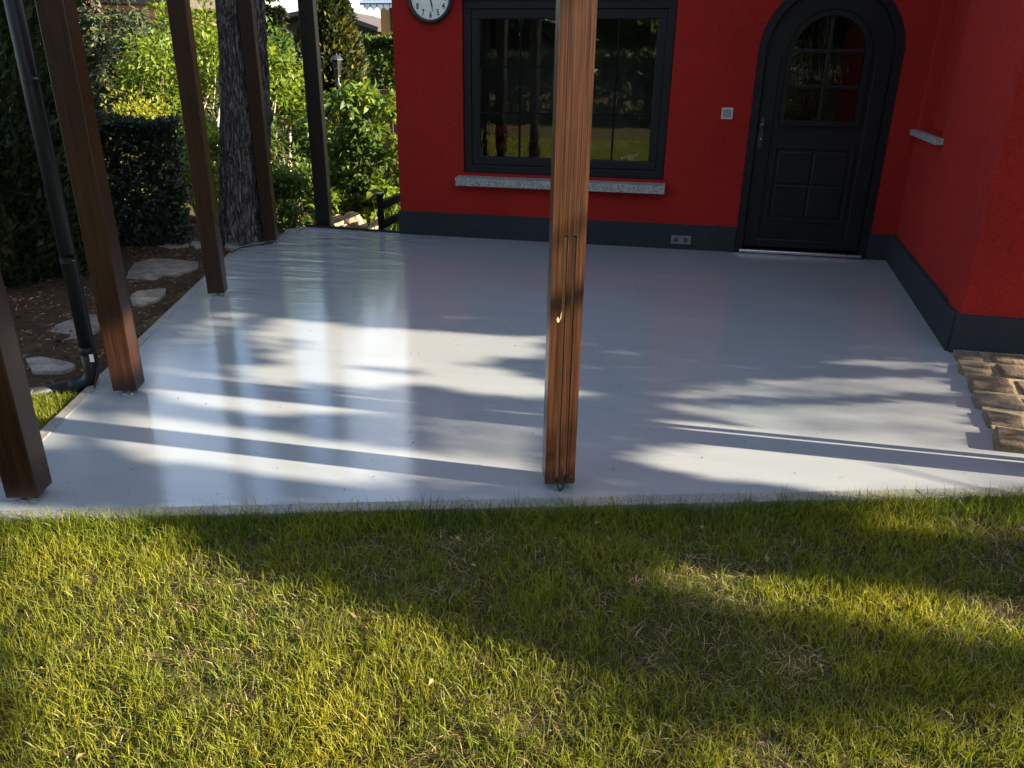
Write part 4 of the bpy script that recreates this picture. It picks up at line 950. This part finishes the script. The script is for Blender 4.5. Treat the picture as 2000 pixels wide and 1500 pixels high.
trees = [('tall loose tree further along the cobbled path', (13.0, 2.6), PF), ('broad leafed tree casting dappled shade from beyond the cobbled path', (5.2, .58), PP[PP[:, 1] < 1.45]), ('second broad leafed tree close to the house wing', (5.5, 2.05), PP[PP[:, 1] >= 1.45])]
for lb, (tx, ty), sel in trees:
    e = empty('shade_tree', (0, 0, 0)); e.location = (tx, ty, -.06); tag(e, lb, 'tree', 'trees beyond the cobbled path')
    Q = sel - np.array([tx, ty, -.06]); tr = MB()
    tr.tube([(0, 0, 0), (.02, .03, .8), (-.02, .02, 1.6), (0, 0, 3.0), (.05, 0, 4.4)], [.13, .10, .085, .06, .03], 10)
    for i in range(6):
        c_ = Q[rng.integers(0, len(Q))]; zb_ = max(.9, min(4.2, c_[2] - .5)); limb(tr, (0, 0, zb_), c_ * np.array([.45, .45, 1]) , .018, .005, .12, 5, 6)
    tr.build('trunk', 'bark', e)
    n = len(Q); leaves('crown', Q, rng.normal(size=(n, 3)) + [0, 0, -.3], .055, .042, 'leaf_green', e)
# hedge and trees at the near end of the garden, mirrored in the panes
hedge('hedge', (-9, -9.5), (8, -9.0), 1.0, 1.7, 9000, .22, .14, 'leaf_dark', 'tall hedge closing the near end of the lawn', z0=-.07)
for i, (x, y, h_, r_) in enumerate(((-6.0, -11.5, 8.0, 2.6), (-1.0, -12.0, 9.0, 2.8), (4.5, -11.5, 8.4, 2.7))):
    shrub('garden_tree', (x, y, -.07), h_, r_, 17000, .30, .22, ('leaf_dark', 'leaf_green', 'leaf_dark')[i], ('dark tree behind the near hedge facing the window', 'tallest green tree behind the near hedge', 'dark tree behind the near hedge facing the door')[i], cat='tree', clumps=30)

# ------------------------------------------------------------------ lawn
def fbm(x, y, s, o=0): return np.array([mnoise.fractal((a * s, b * s, o), 1.0, 2.0, 3) for a, b in zip(x, y)])
def front_y(x): return 1.695 + (x + 2.096) * .28
def blades(name, x, y, z, hgt, wid, lean, mat, rnd, lab):
    n = len(x); a = rng.random(n) * 2 * np.pi; la = rng.random(n) * 2 * np.pi
    B = np.column_stack([x, y, z]); side = np.column_stack([np.cos(a), np.sin(a), np.zeros(n)]) * wid[:, None] * .5
    ld = np.column_stack([np.cos(la), np.sin(la), np.zeros(n)])
    def lev(t): return B + ld * (lean * hgt * t ** 2)[:, None] + np.column_stack([np.zeros(n), np.zeros(n), hgt * t * np.sqrt(np.maximum(.05, 1 - (lean * t) ** 2 * .6))])
    one = np.ones(n)
    m1, m2, tp = lev(.4 * one), lev(.75 * one), lev(one)
    V = np.stack([B - side, B + side, m1 - side * .9, m1 + side * .9, m2 - side * .6, m2 + side * .6, tp], 1).reshape(-1, 3)
    b = (np.arange(n) * 7)[:, None]
    F = np.concatenate([b + [0, 1, 3], b + [0, 3, 2], b + [2, 3, 5], b + [2, 5, 4], b + [4, 5, 6]], 1).reshape(-1)
    o = arr_mesh(name, V, F, 3, mat, np.repeat(np.clip(rnd, 0, 1), 7)); tag(o, lab, 'grass', kind='stuff'); return o
def scatter(n, x0, x1, y0, y1):
    x = rng.uniform(x0, x1, n); y = rng.uniform(y0, y1, n); return x, y
x, y = scatter(480000, -3.0, 2.6, .35, 3.0)
fy = front_y(x); inlawn = (y < fy - .058) & ~((x > 1.25) & (y > 2.62))
left_strip = (x < -2.02) & (y < 2.62) & ((x + 2.096) * 3.765 + (y - 1.695) * 1.224 < -.24)
k = inlawn | left_strip; x, y = x[k], y[k]
d1 = fbm(x, y, 2.3, 1); d2 = fbm(x, y, 9, 7); edge = np.clip(1 - (front_y(x) - .06 - y) / .16, 0, 1) * (y < front_y(x))
cov = .50 + d1 * .45 + d2 * .48 + edge * .65
k = rng.random(len(x)) < np.clip(cov, .05, 1); x, y, d1, d2, edge = x[k], y[k], d1[k], d2[k], edge[k]
z = np.array([ground_z(a, b) for a, b in zip(x, y)]) - .004
n = len(x)
hgt = (.027 + .022 * rng.random(n) + .014 * np.clip(d2 + .3, 0, 1) + .055 * edge * rng.random(n) ** 1.5) 
rnd = .52 + d1 * .35 + rng.normal(0, .18, n) - edge * .25
blades('lawn_grass', x, y, z, hgt, rng.uniform(.0013, .0031, n), np.clip(np.abs(rng.normal(.55, .35, n)), .05, 1.5), 'grass_blade', rnd, 'short patchy green lawn in front of the patio')
x, y = scatter(70000, -3.0, 2.6, .35, 3.0); k = (y < front_y(x) - .07) & ~((x > 1.25) & (y > 2.62)); x, y = x[k], y[k]; d1 = fbm(x, y, 2.3, 1)
k = rng.random(len(x)) < np.clip(.55 - d1 * .8, .15, 1); x, y = x[k], y[k]; n = len(x); z = np.array([ground_z(a, b) for a, b in zip(x, y)])
blades('dry_grass', x, y, z + .004, rng.uniform(.02, .04, n), rng.uniform(.0014, .0026, n), rng.uniform(.9, 2.2, n), 'straw', rng.random(n), 'dry straw lying among the lawn grass')
# coarser grass outside the picture
x, y = scatter(60000, -6, 6, -4, .35); z = np.array([ground_z(a, b) for a, b in zip(x, y)]); n = len(x)
blades('lawn_grass', x, y, z, rng.uniform(.04, .07, n), rng.uniform(.004, .007, n), np.abs(rng.normal(.55, .35, n)), 'grass_blade', rng.random(n), 'short green lawn behind the patchy part')
x, y = scatter(30000, -6.5, -3.0, .35, 2.62); z = np.array([ground_z(a, b) for a, b in zip(x, y)]); n = len(x)
blades('lawn_grass', x, y, z, rng.uniform(.035, .06, n), rng.uniform(.003, .005, n), np.abs(rng.normal(.55, .35, n)), 'grass_blade', rng.random(n), 'short green lawn beyond the drainpipe outlet')
# fallen leaves on the lawn, flecks on the coating
n = 60; x, y = scatter(n, -2.2, 1.8, .7, 2.2); k = y < front_y(x) - .1; x, y = x[k], y[k]; n = len(x)
o = leaves('leaf_litter', np.column_stack([x, y, np.array([ground_z(a, b) for a, b in zip(x, y)]) + .028]), np.column_stack([rng.normal(size=n), rng.normal(size=n), rng.normal(0, .2, n)]), .020, .012, 'dry_leaf', None, up=np.array([0, 0, 1.0])); tag(o, 'small brown fallen leaves in the lawn', 'leaves', kind='stuff')
n = 420; x, y = scatter(n, -3.1, 1.6, 1.9, 6.2); k = (y > front_y(x) + .05) & (np.array([left_of_kerb(a, b) for a, b in zip(x, y)]) > .2) & ~((x > 1.15) & (y < 4.2)); x, y = x[k], y[k]; n = len(x)
o = leaves('debris', np.column_stack([x, y, np.full(n, .003)]), np.column_stack([rng.normal(size=n), rng.normal(size=n), rng.normal(0, .15, n)]), .008, .005, 'dirt_fleck', None, up=np.array([0, 0, 1.0])); tag(o, 'tiny dark flecks of dirt on the patio coating', 'debris', kind='stuff')

n = 5000; x, y = scatter(n, -6.5, -2.3, 2.65, 6.0); k = np.array([left_of_kerb(a, b) for a, b in zip(x, y)]) < -.35; x, y = x[k], y[k]; n = len(x)
o = leaves('leaf_litter', np.column_stack([x, y, np.array([soil_z(a, b) for a, b in zip(x, y)]) + .006]), np.column_stack([rng.normal(size=n), rng.normal(size=n), rng.normal(0, .25, n)]), .028, .007, 'dry_leaf', None, up=np.array([0, 0, 1.0])); tag(o, 'brown needles and leaf crumbs on the soil bed', 'leaf litter', kind='stuff')
n = 900; x, y = scatter(n, -6.5, -2.3, 2.65, 6.0); k = np.array([left_of_kerb(a, b) for a, b in zip(x, y)]) < -.4; x, y = x[k], y[k]; n = len(x); P = np.column_stack([x, y, np.array([soil_z(a, b) for a, b in zip(x, y)])])
oct_ = np.array([[1, 0, 0], [0, 1, 0], [-1, 0, 0], [0, -1, 0], [0, 0, .7], [0, 0, -.7]]); V = (P[:, None, :] + oct_[None] * (rng.uniform(.004, .016, (n, 1, 1))) * rng.uniform(.7, 1.3, (n, 6, 1))).reshape(-1, 3)
ff = np.array([[0, 1, 4], [1, 2, 4], [2, 3, 4], [3, 0, 4], [1, 0, 5], [2, 1, 5], [3, 2, 5], [0, 3, 5]]); F = ((np.arange(n) * 6)[:, None, None] + ff[None]).reshape(-1)
o = arr_mesh('soil_crumbs', V, F, 3, 'soil'); tag(o, 'dark crumbs of earth on the soil bed', 'soil', kind='stuff')
